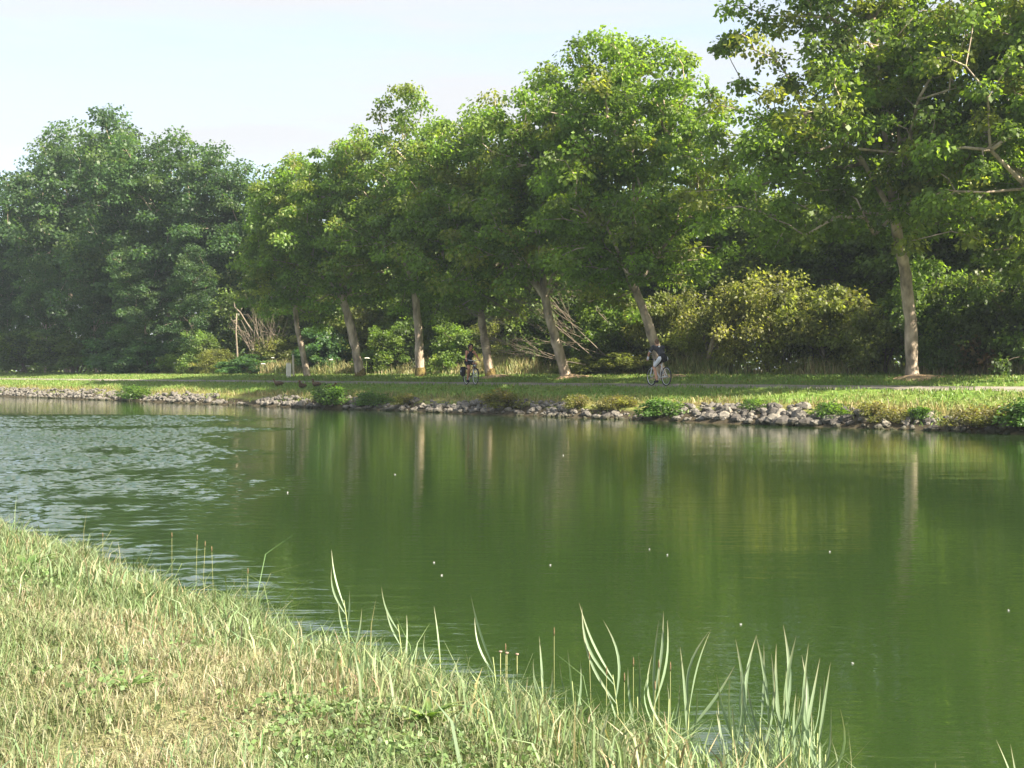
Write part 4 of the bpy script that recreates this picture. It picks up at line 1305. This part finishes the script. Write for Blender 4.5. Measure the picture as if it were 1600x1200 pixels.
        for s_ in (-1, 1):
            sh_ = Vector((shx, s_ * shw, shz)); e_ = Vector(elb(s_)); a_, b__ = sh_ * .36 + e_ * .64, sh_ * .30 + e_ * .70
            mb = MB(); mb.tube([a_, b__], [.064, .062], 14); mb.build('sleeve_cuff', M_WHITE, o)
        # white mark printed between the shoulders, 4 mm proud of the cloth
        ax_ = (Vector(nk) - Vector(ch_)).normalized(); bk = Vector((-ax_.z, 0, ax_.x)).normalized()
        c_ = Vector(ch_) * .55 + Vector(nk) * .45 + bk * .112
        V = []; F = []
        for qx, qz in ((-.030, -.02), (.02, -.02), (.03, .0), (.0, .01), (.01, .035), (-.02, .04), (-.035, .015)):
            V.append(c_ + ax_ * qz + Vector((0, qx + .03, 0)) + bk * .002); 
        for qx, qz in ((-.030, -.02), (.02, -.02), (.03, .0), (.0, .01), (.01, .035), (-.02, .04), (-.035, .015)):
            V.append(c_ + ax_ * qz + Vector((0, qx + .03, 0)) - bk * .03)
        F = [tuple(range(7)), tuple(range(13, 6, -1))] + [(k, (k + 1) % 7, 7 + (k + 1) % 7, 7 + k) for k in range(7)]
        mb = MB(); mb.add(V, F); mb.build('emblem', M_WHITE, o, smooth=False)
    sc_ = [([tuple(Vector(hip) + Vector((.01, 0, .06))), hip], [.128, .135])]
    for s_ in (-1, 1):
        hp = Vector((hip[0], s_ * .09, hip[2] - .02)); kn = Vector((.20, s_ * .13, .68) if s_ == dn else (.27, s_ * .13, .86))
        f = .55 if woman else .80
        sc_.append(([tuple(hp), tuple(hp * (1 - f) + kn * f)], [.114, .092 if woman else .077]))
    def fm(c):
        if woman: return 0
        if c.x > .135 and c.z < .86: return 2
        return 1 if abs(c.y) > .128 and c.z < 1.06 else 0
    solid('shorts', sc_, [], .014, [M_BLACK, M_WHITE, M_RED], o, 2, fm)
    for s_ in (-1, 1):
        an = Vector((.0, s_ * .125, .235)) if s_ == dn else Vector((.02, s_ * .125, .55))
        ft = an.z - .09
        solid('shoe', [([(an.x - .05, an.y, ft + .02), (an.x + .03, an.y, ft + .03), (an.x + .14, an.y, ft + .0), (an.x + .17, an.y, ft - .003)], [.043, .046, .042, .030])], [], .012, M_BLACK, o, 1)
        if not woman:
            fw = (Vector(hand(s_)) - Vector(elb(s_))).normalized(); w_ = Vector(hand(s_)) - fw * .07
            solid('glove', [([w_ - fw * .01, w_ + fw * .05, w_ + fw * .09], [.034, .041, .038])], [], .009, M_WHITE, o, 1)
    if woman:
        w_ = Vector(hand(-1)); e_ = Vector(elb(-1)); a_ = w_ - (w_ - e_).normalized() * .085
        mb = MB(); mb.tube([a_, a_ - (w_ - e_).normalized() * -.018], .0305, 12); mb.build('wristwatch', M_WHITE, o)
    return o


x0, y0 = ray_n(735, 33.9); ang = math.atan2(-.92, .38)
loc = (x0, y0, gz(x0, y0) + .012)
bicycle(loc, ang, 'dark city bicycle with mudguards and rack ridden by the woman', True)
cyclist(loc, ang, True, 'woman with dark curly hair, sunglasses and black tank top riding towards us')
o = empty('pannier_bag', loc, ang, 'black pannier bag with white mark hanging beside the rear wheel', 'bag')
mb = MB(); V = []; F = []
prof = [(-.62, .40, .09), (-.66, .62, .10), (-.60, .74, .09), (-.34, .74, .09), (-.30, .60, .10), (-.35, .40, .09), (-.48, .34, .08)]
for yy, sc_ in ((-.085, .9), (-.12, 1.0), (-.20, 1.0), (-.235, .86)):
    for (a_, z_, _) in prof: V.append((-.48 + (a_ + .48) * sc_, yy, .55 + (z_ - .55) * sc_))
for j in range(3):
    for k in range(7): F.append((j * 7 + k, j * 7 + (k + 1) % 7, j * 7 + 7 + (k + 1) % 7, j * 7 + 7 + k))
F.append(tuple(range(6, -1, -1))); F.append(tuple(range(21, 28)))
mb.add(V, F); mb.build('bag_body', M_BLACK, o)
mb = MB(); mb.box((-.47, -.165, .742), (.34, .15, .03), 0, .9); mb.build('lid', M_BLACK, o)
mb = MB(); mb.ell((-.50, -.237, .57), (.035, .006, .05), 10, 6); mb.build('emblem', M_WHITE, o)
for q in (-.56, -.40):
    mb = MB(); mb.tube([(q, -.09, .70), (q, -.07, .755), (q, -.055, .74)], .008, 5); mb.build('hook', M_STEEL, o)

x0, y0 = ray_n(1031, 34.6); ang = math.atan2(.92, -.40)
loc = (x0, y0, gz(x0, y0) + .012)
bicycle(loc, ang, 'white mountain bicycle ridden by the man in the dark jersey', False)
cyclist(loc, ang, False, 'man in dark jersey and white sided shorts cycling away from us')

# ------------------------------------------------------------------ reeds and weeds on the near bank


def near_xy(px, py, h=.12):
    z = (EYE - h) * FPX / (py - HY)
    return (px - CX) / FPX * z, z


M_REEDSTALK = mat('reed_stalk', (.30, .34, .15), .7, .2)
gr = np.random.default_rng(55)


def ribbon(pts, wid, roll, col):
    """a long folded leaf along pts (list of np points), widths per point; a shallow V in cross-section"""
    V = []; F = []; m_ = len(pts)
    cc_ = []
    for i, p in enumerate(pts):
        q_ = max(0., i / (m_ - 1) - .62) / .38 * .75
        cc_ += [tuple(np.array(col) * (1 - q_) + np.array((.27, .215, .12)) * q_)] * 3
        d = unit(pts[min(i + 1, m_ - 1)] - pts[max(0, i - 1)])
        sd_ = unit(np.cross(d, np.array((math.cos(roll), math.sin(roll), .25))))
        nr = np.cross(sd_, d)
        V += [p - sd_ * wid[i] + nr * wid[i] * .35, p, p + sd_ * wid[i] + nr * wid[i] * .35]
    for i in range(m_ - 1):
        for j in range(2): F.append((i * 3 + j, i * 3 + j + 1, i * 3 + 4 + j, i * 3 + 3 + j))
    mb = MB(); mb.add(V, F, 0, col); mb.c = cc_; return mb


def reed(bx, by, top, leaves, label, w=.010, col=(.215, .29, .17)):
    """base pixel, top pixel and leaf specs (fraction up the stalk, tip dx px, tip dy px, length share)"""
    x0, y0 = near_xy(bx, by, .08)
    z0 = gz(x0, y0); s = scale_at(y0)
    o = empty('reed', (x0, y0, z0), 0, label, 'reed', 'reeds at the near water edge')
    hgt = EYE + (HY - top[1]) / s - z0; dx = (top[0] - bx) / s
    st = [np.array((dx * f ** 1.5 * .8, .02 * f, hgt * f * .8)) for f in (0, .3, .6, .85, 1.0)]
    st[0][2] -= .05
    mb = MB(); mb.tube(st, [.0042, .004, .0034, .0026, .0018], 6); mb.build('stalk', M_REEDSTALK, o)
    for (f, tx, ty, curl) in leaves:
        b = np.array((np.interp(f, (0, .3, .6, .85, 1), [q[0] for q in st]), 0.01, np.interp(f, (0, .3, .6, .85, 1), [q[2] for q in st])))
        tip = np.array(((tx - bx) / s, .06 * gr.normal() + .02, EYE + (HY - ty) / s - z0))
        v = tip - b; ln = np.linalg.norm(v)
        side = np.array((v[2], 0, -v[0])) * curl
        pts_ = []
        for q in np.linspace(0, 1, 9):
            pts_.append(b + v * q + side * math.sin(q * math.pi) * .5 + np.array((0, 0, -.06 * ln * q * q)))
        wid = [w * ln ** .4 * .62 * k for k in (.30, .62, .88, 1, .95, .80, .58, .30, .03)]
        c_ = tuple(np.array(col) * (1 + .12 * gr.normal()))
        ribbon(pts_, wid, gr.normal() * .5 - math.pi / 2, c_).build('leaf', M_REED, o, cols=True)
    return o


w_ = .0135
reed(6, 850, (14, 812), [(.3, 28, 797, .1), (.1, 2, 806, -.1), (.05, 16, 828, .2)], 'dark reed leaf poking up at the picture border on the near bank', w_, (.12, .20, .07))
reed(548, 985, (533, 912), [(.9, 512, 858, -.10), (.8, 517, 882, -.2), (.6, 548, 915, .05), (.35, 530, 930, -.1), (.2, 565, 945, .1)], 'tall lone reed with drooping top, farthest along the near bank', w_)
reed(632, 1000, (618, 950), [(.9, 598, 908, -.15), (.7, 601, 949, -.1), (.3, 632, 962, .05)], 'small reed with one long thin leaf, next after the drooping lone reed', w_)
reed(690, 1025, (684, 990), [(.6, 676, 945, .02), (.5, 664, 985, -.35)], 'single upright reed leaf with an arching one beside it', w_)
reed(778, 1050, (768, 1005), [(.8, 734, 928, -.06), (.7, 740, 968, -.2), (.3, 758, 1010, -.05)], 'reed with long blade leaning left beside pale withered flowers', w_)
reed(850, 1085, (846, 1045), [(.6, 843, 993, .02), (.5, 833, 1022, -.1), (.3, 862, 1030, .1)], 'short stiff reed between the withered flowers and the first seed head', w_)
reed(900, 1090, (893, 1040), [(.6, 886, 1003, .0), (.5, 874, 1025, -.1), (.4, 908, 1030, .1)], 'short reed left of the big bowed reed', w_)
reed(972, 1090, (955, 1020), [(.95, 905, 934, -.1), (.9, 913, 952, -.25), (.75, 945, 968, .22), (.7, 911, 982, -.15), (.2, 935, 1045, .1)], 'big bowed reed whose four leaves droop to the left', w_)
reed(998, 1100, (997, 1060), [(.7, 994, 1005, .05), (.5, 982, 1038, -.08)], 'narrow upright reed between the big bowed reed and the fan of blades', w_)
reed(1020, 1110, (1025, 1035), [(.9, 1041, 953, .06), (.8, 1030, 962, -.04), (.8, 1046, 965, .12), (.6, 1015, 1025, -.25), (.3, 1050, 1075, .25)], 'reed with a fan of upright blades', w_)
reed(1042, 1120, (1048, 1060), [(.6, 1022, 1020, -.28), (.5, 1056, 1050, .1), (.3, 1060, 1090, .1)], 'arched low reed right of the fan of blades', w_)
reed(1072, 1135, (1082, 1050), [(.85, 1115, 980, -.08), (.8, 1108, 978, -.22), (.6, 1148, 1030, .08), (.5, 1065, 1005, .02), (.3, 1088, 1070, .1)], 'reed whose two leaves cross into a long slanting spear', w_)
reed(1160, 1185, (1170, 1075), [(.9, 1190, 992, -.1), (.85, 1152, 992, .05), (.75, 1180, 1022, -.2), (.5, 1120, 1045, -.1), (.4, 1140, 1090, -.05), (.2, 1130, 1120, -.1)], 'first reed of the big clump, its leaves reaching over the water to the left', w_ * 1.1)
reed(1200, 1195, (1205, 1080), [(.9, 1183, 985, .05), (.8, 1205, 1012, .1), (.6, 1172, 1065, -.1), (.4, 1225, 1075, .1), (.2, 1185, 1120, -.05)], 'inner reed of the big clump with a needle straight top', w_ * 1.1)
reed(1222, 1195, (1228, 1080), [(.9, 1236, 975, -.05), (.85, 1240, 980, .12), (.7, 1217, 1000, -.06), (.5, 1250, 1085, .1), (.3, 1212, 1110, -.1)], 'tallest reed of the big clump with the broadest blade', w_ * 1.3)
reed(1248, 1198, (1258, 1090), [(.9, 1258, 990, -.03), (.8, 1268, 1030, .14), (.6, 1290, 1025, .0), (.5, 1245, 1060, -.1), (.3, 1275, 1110, .1)], 'slim reed of the big clump standing right of the tallest', w_ * 1.1)
reed(1276, 1200, (1282, 1110), [(.9, 1291, 1018, .0), (.8, 1288, 1048, .05), (.6, 1262, 1045, -.1), (.4, 1302, 1085, .3), (.2, 1292, 1140, .05)], 'outermost reed of the big clump, over open water', w_ * 1.1)
reed(1148, 1192, (1146, 1110), [(.8, 1133, 1040, -.06), (.6, 1160, 1062, .1), (.3, 1128, 1095, -.1)], 'thin reed at the landward side of the big clump', w_ * .8)
reed(1186, 1198, (1192, 1090), [(.9, 1199, 1003, .04), (.7, 1168, 1035, -.12), (.5, 1212, 1050, .1), (.2, 1170, 1140, -.1)], 'thin reed standing behind the inner reed of the big clump', w_ * .8)
reed(1236, 1200, (1240, 1100), [(.9, 1228, 1022, -.05), (.8, 1252, 1015, .08), (.5, 1262, 1090, .12), (.3, 1220, 1125, -.08)], 'thin reed crowded between the tallest and the slim reed', w_ * .8)
reed(1262, 1204, (1270, 1120), [(.9, 1279, 1062, .08), (.7, 1250, 1078, -.1), (.4, 1294, 1120, .2)], 'short thin reed just inside the outermost reed', w_ * .8)
reed(1290, 1206, (1294, 1150), [(.8, 1300, 1098, .06), (.6, 1278, 1118, -.1), (.3, 1308, 1160, .3)], 'lowest thin reed at the water side of the big clump', w_ * .8)
reed(1612, 1240, (1600, 1200), [(.7, 1565, 1153, .05), (.6, 1588, 1160, .0), (.4, 1590, 1200, -.1)], 'reed tips slanting in at the lower picture corner', w_)
reed(1468, 1235, (1465, 1205), [(.6, 1463, 1182, .0), (.5, 1472, 1196, .05)], 'lone reed tip rising from the lower picture border', w_)
# thicket of low reed blades at the foot of the big clump
m = 1000
q = gr.random(m); px_ = 1130 + 165 * gr.random(m); py_ = 1150 + 70 * q
xz = np.array([near_xy(a_, b_2, .05) for a_, b_2 in zip(px_, py_)])
n, t = xy2nt(xz[:, 0], xz[:, 1])
P = np.stack([xz[:, 0], xz[:, 1], np.maximum(ground_h(n, t), -.12) - .01], 1)
cols = col_mix(gr.random(m), (.15, .21, .085), (.25, .315, .165), gr, .14)
V, F, C = blades(P, (.12 + .24 * gr.random(m) ** 1.5) * np.clip(1.1 - np.abs(px_ - 1215) / 160, .4, 1), .0018 + .0022 * gr.random(m), .1 + .5 * gr.random(m), cols, gr)
tag(link('reed_blades', mesh_np('reed_blades', V, F, M_REED, C)), 'low blades crowding the foot of the big reed clump', kind='stuff')

# ribwort seed heads and other stalks
M_HEAD = noisy(mat('seed_head', rough=.9, spec=.05), (.20, .14, .08), .4, 200); M_STALK = mat('dry_stalk', (.33, .33, .15), .8, .1)
def seed_head(px, ty, by, label, lean=0, pale=False):
    x0, y0 = near_xy(px, by, .12); z0 = gz(x0, y0); s = scale_at(y0)
    o = empty('seed_head', (x0, y0, z0), 0, label, 'seed head', 'seed heads of the near bank weeds')
    h = EYE + (HY - ty) / s - z0
    mb = MB(); mb.tube([(0, 0, -.02), (lean * .3, 0, h * .5), (lean, 0, h)], [.0009, .0008, .0007], 4); mb.build('stalk', M_STALK, o)
    mb = MB(); mb.tube([(lean, 0, h - .012), (lean * 1.02, 0, h), (lean * 1.05, 0, h + .014), (lean * 1.07, 0, h + .026)], [.001, .0027, .0026, .0007], 6); mb.build('head', M_HEAD, o)
for px, ty, by, lab, ln in ((160, 838, 905, 'reddish seed head standing alone over the rippled water', 0), (268, 838, 912, 'seed head left in the loose group of four over the water', .0),
                            (305, 842, 925, 'tallest seed head in the loose group of four', .01), (316, 852, 925, 'seed head right beside the tallest of the four', .015),
                            (333, 860, 930, 'last seed head of the loose group of four', -.01), (384, 895, 950, 'short seed head where the dry tuft meets the water', .01),
                            (790, 1015, 1060, 'brown seed head just after the reed with the long blade', .0), (866, 990, 1070, 'tall pale bud stalk with one leaf, alone before green water', 0),
                            (925, 1028, 1095, 'russet seed head left of the big bowed reed', -.01), (948, 1052, 1110, 'low russet seed head below the big bowed reed', 0),
                            (976, 1062, 1115, 'russet seed head below the narrow upright reed', 0), (990, 1038, 1105, 'dark seed head next to the narrow upright reed', 0),
                            (1030, 1042, 1120, 'left one of two russet heads by the fan of blades', 0), (1048, 1045, 1122, 'right one of two russet heads by the fan of blades', 0),
                            (1024, 1075, 1130, 'lowest russet head under the fan of blades', 0)):
    seed_head(px, ty, by, lab, ln)

# broad-leaved weeds in the lawn
M_WEEDL = leaf_mat('broad_leaf', .3, .03, (1.2, 1.3, .6))
tag(link('clover', mesh_np('clover', *CLOVER[:2], M_WEEDL, CLOVER[2])), 'small clover leaves low in the near lawn', kind='stuff')
def rosette(px, py, r, nl, label, col, up=.6):
    x0, y0 = near_xy(px, py, .36); z0 = gz(x0, y0)
    x0, y0 = near_xy(px, py, z0); z0 = gz(x0, y0)
    o = empty('lawn_weed', (x0, y0, z0), 0, label, 'weed', 'broad leaved weeds in the near lawn')
    for k in range(nl):
        a_ = k * 2.4 + gr.random() * .5; e = up * (.5 + .8 * gr.random()); ln = r * (.7 + .5 * gr.random())
        d = np.array((math.cos(a_), math.sin(a_), 0))
        pts_ = [d * ln * q * math.cos(e * (1 - q * .7)) + np.array((0, 0, ln * math.sin(e) * (q - .45 * q * q))) for q in np.linspace(0, 1, 7)]
        wid = [ln * .095 * k2 for k2 in (.25, .6, .95, 1, .85, .5, .04)]
        ribbon(pts_, wid, a_ + math.pi, tuple(np.array(col) * (1 + .15 * gr.normal()))).build('leaf', M_WEEDL, o, cols=True)
rosette(40, 880, .22, 14, 'dark green dock tuft at the picture border by the water', (.10, .19, .045), 1.0)
rosette(360, 952, .10, 12, 'dark leafy weed near the dry tuft by the water', (.10, .19, .05), .7)
rosette(560, 1118, .085, 12, 'clover like weed left of the broad grass tuft', (.12, .22, .06), .5)
rosette(525, 1090, .07, 9, 'small leafy weed just behind the clover like one', (.12, .22, .06), .5)
rosette(590, 1172, .10, 11, 'leafy weed at the lower border under the clover like one', (.13, .23, .06), .5)
rosette(668, 1140, .12, 24, 'broad bright grass tuft in the lawn', (.17, .28, .06), 1.1)
rosette(1035, 1150, .11, 12, 'dark lush tuft below the fan of blades', (.11, .21, .05), .9)
rosette(200, 1085, .09, 10, 'small tuft alone in the left part of the lawn', (.15, .25, .07), .8)
rosette(20, 1100, .09, 9, 'dark tuft at the border low in the lawn', (.12, .20, .06), .8)
rosette(960, 1165, .08, 10, 'leafy weed left of the dark lush tuft', (.14, .24, .06), .6)

# pale withered flowers by the shore
for k, (px, py) in enumerate(((792, 1022), (808, 1024), (782, 1020))):
    x0, y0 = near_xy(px, 1060, .12); z0 = gz(x0, y0); s = scale_at(y0); h = EYE + (HY - py) / s - z0
    o = empty('withered_flower', (x0, y0, z0), 0, ['largest pinkish withered flower by the shore', 'pinkish withered flower nearest the short stiff reed', 'pinkish withered flower nearest the long blade reed'][k], 'flower', 'withered flowers by the shore')
    mb = MB(); mb.tube([(0, 0, 0), (0, 0, h)], .0015, 5); mb.build('stalk', M_STALK, o)
    mb = MB(); 
    for q in range(7): mb.ell((.004 * math.cos(q * .9), .004 * math.sin(q * .9), h + .003), (.004, .004, .004), 6, 4)
    mb.build('flower_head', mat('withered_petal', (.30, .21, .16), .9), o)

# seed fluff on the water
M_FLUFF = mat('seed_fluff', (.5, .5, .48), .9, .1)
mb = MB()
for q in range(14):
    d = unit(np.random.default_rng(q).normal(size=3)); d[2] = abs(d[2]); mb.tube([(0, 0, .003), tuple(np.array(d) * .022 + np.array((0, 0, .004)))], [.002, .0015], 3)
mb.ell((0, 0, .006), (.010, .010, .008), 8, 5)
fl = mb.mesh('floating_seed', M_FLUFF)
for px, py, lab in ((449, 770, 'beside the reflection of the two posts'), (617, 742, 'between the reflections of the forked and the reddish trunk'), (678, 880, 'left of two, under the reflection of the reddish trunk'),
                    (860, 884, 'alone in mid water above the withered flowers'), (1015, 859, 'left of a close pair in mid water'), (1043, 868, 'right of a close pair in mid water'),
                    (1297, 863, 'below the reflection of the wide tree, toward the big reed clump'), (1158, 977, 'among the bright sky reflection by the big reed clump'), (1577, 955, 'out on the dark water at the picture edge'),
                    (690, 900, 'right of two, nearer the reed with the long thin leaf'), (880, 712, 'farthest out, below the low forked tree'), (1333, 1038, 'nearest, on open water beside the big reed clump')):
    z = EYE * FPX / (py - HY); o = link('floating_seed', fl, None, ((px - CX) / FPX * z, z, 0.0)); s = .22 + z * .022; o.scale = (s, s, s)
    o.rotation_euler = (0, 0, px); tag(o, 'white seed fluff afloat ' + lab, 'seed', 'white seed fluffs afloat on the canal')

# ------------------------------------------------------------------ summer haze over the canal
hz = MB(); hz.box((0, 0, 0), (1, 1, 1))
me = hz.mesh('haze', [], smooth=False)
mh = bpy.data.materials.new('haze'); mh.use_nodes = True; t_ = mh.node_tree; t_.nodes.clear()
ho = t_.nodes.new('ShaderNodeOutputMaterial'); pv = t_.nodes.new('ShaderNodeVolumePrincipled')
pv.inputs['Color'].default_value = (.78, .90, 1.0, 1); pv.inputs['Density'].default_value = .0004; pv.inputs['Anisotropy'].default_value = .2
t_.links.new(pv.outputs[0], ho.inputs['Volume']); me.materials.append(mh)
o = link('haze', me, None, (0, 250, 16)); o.scale = (2600, 2600, 38); o['kind'] = 'stuff'
HAZE = o
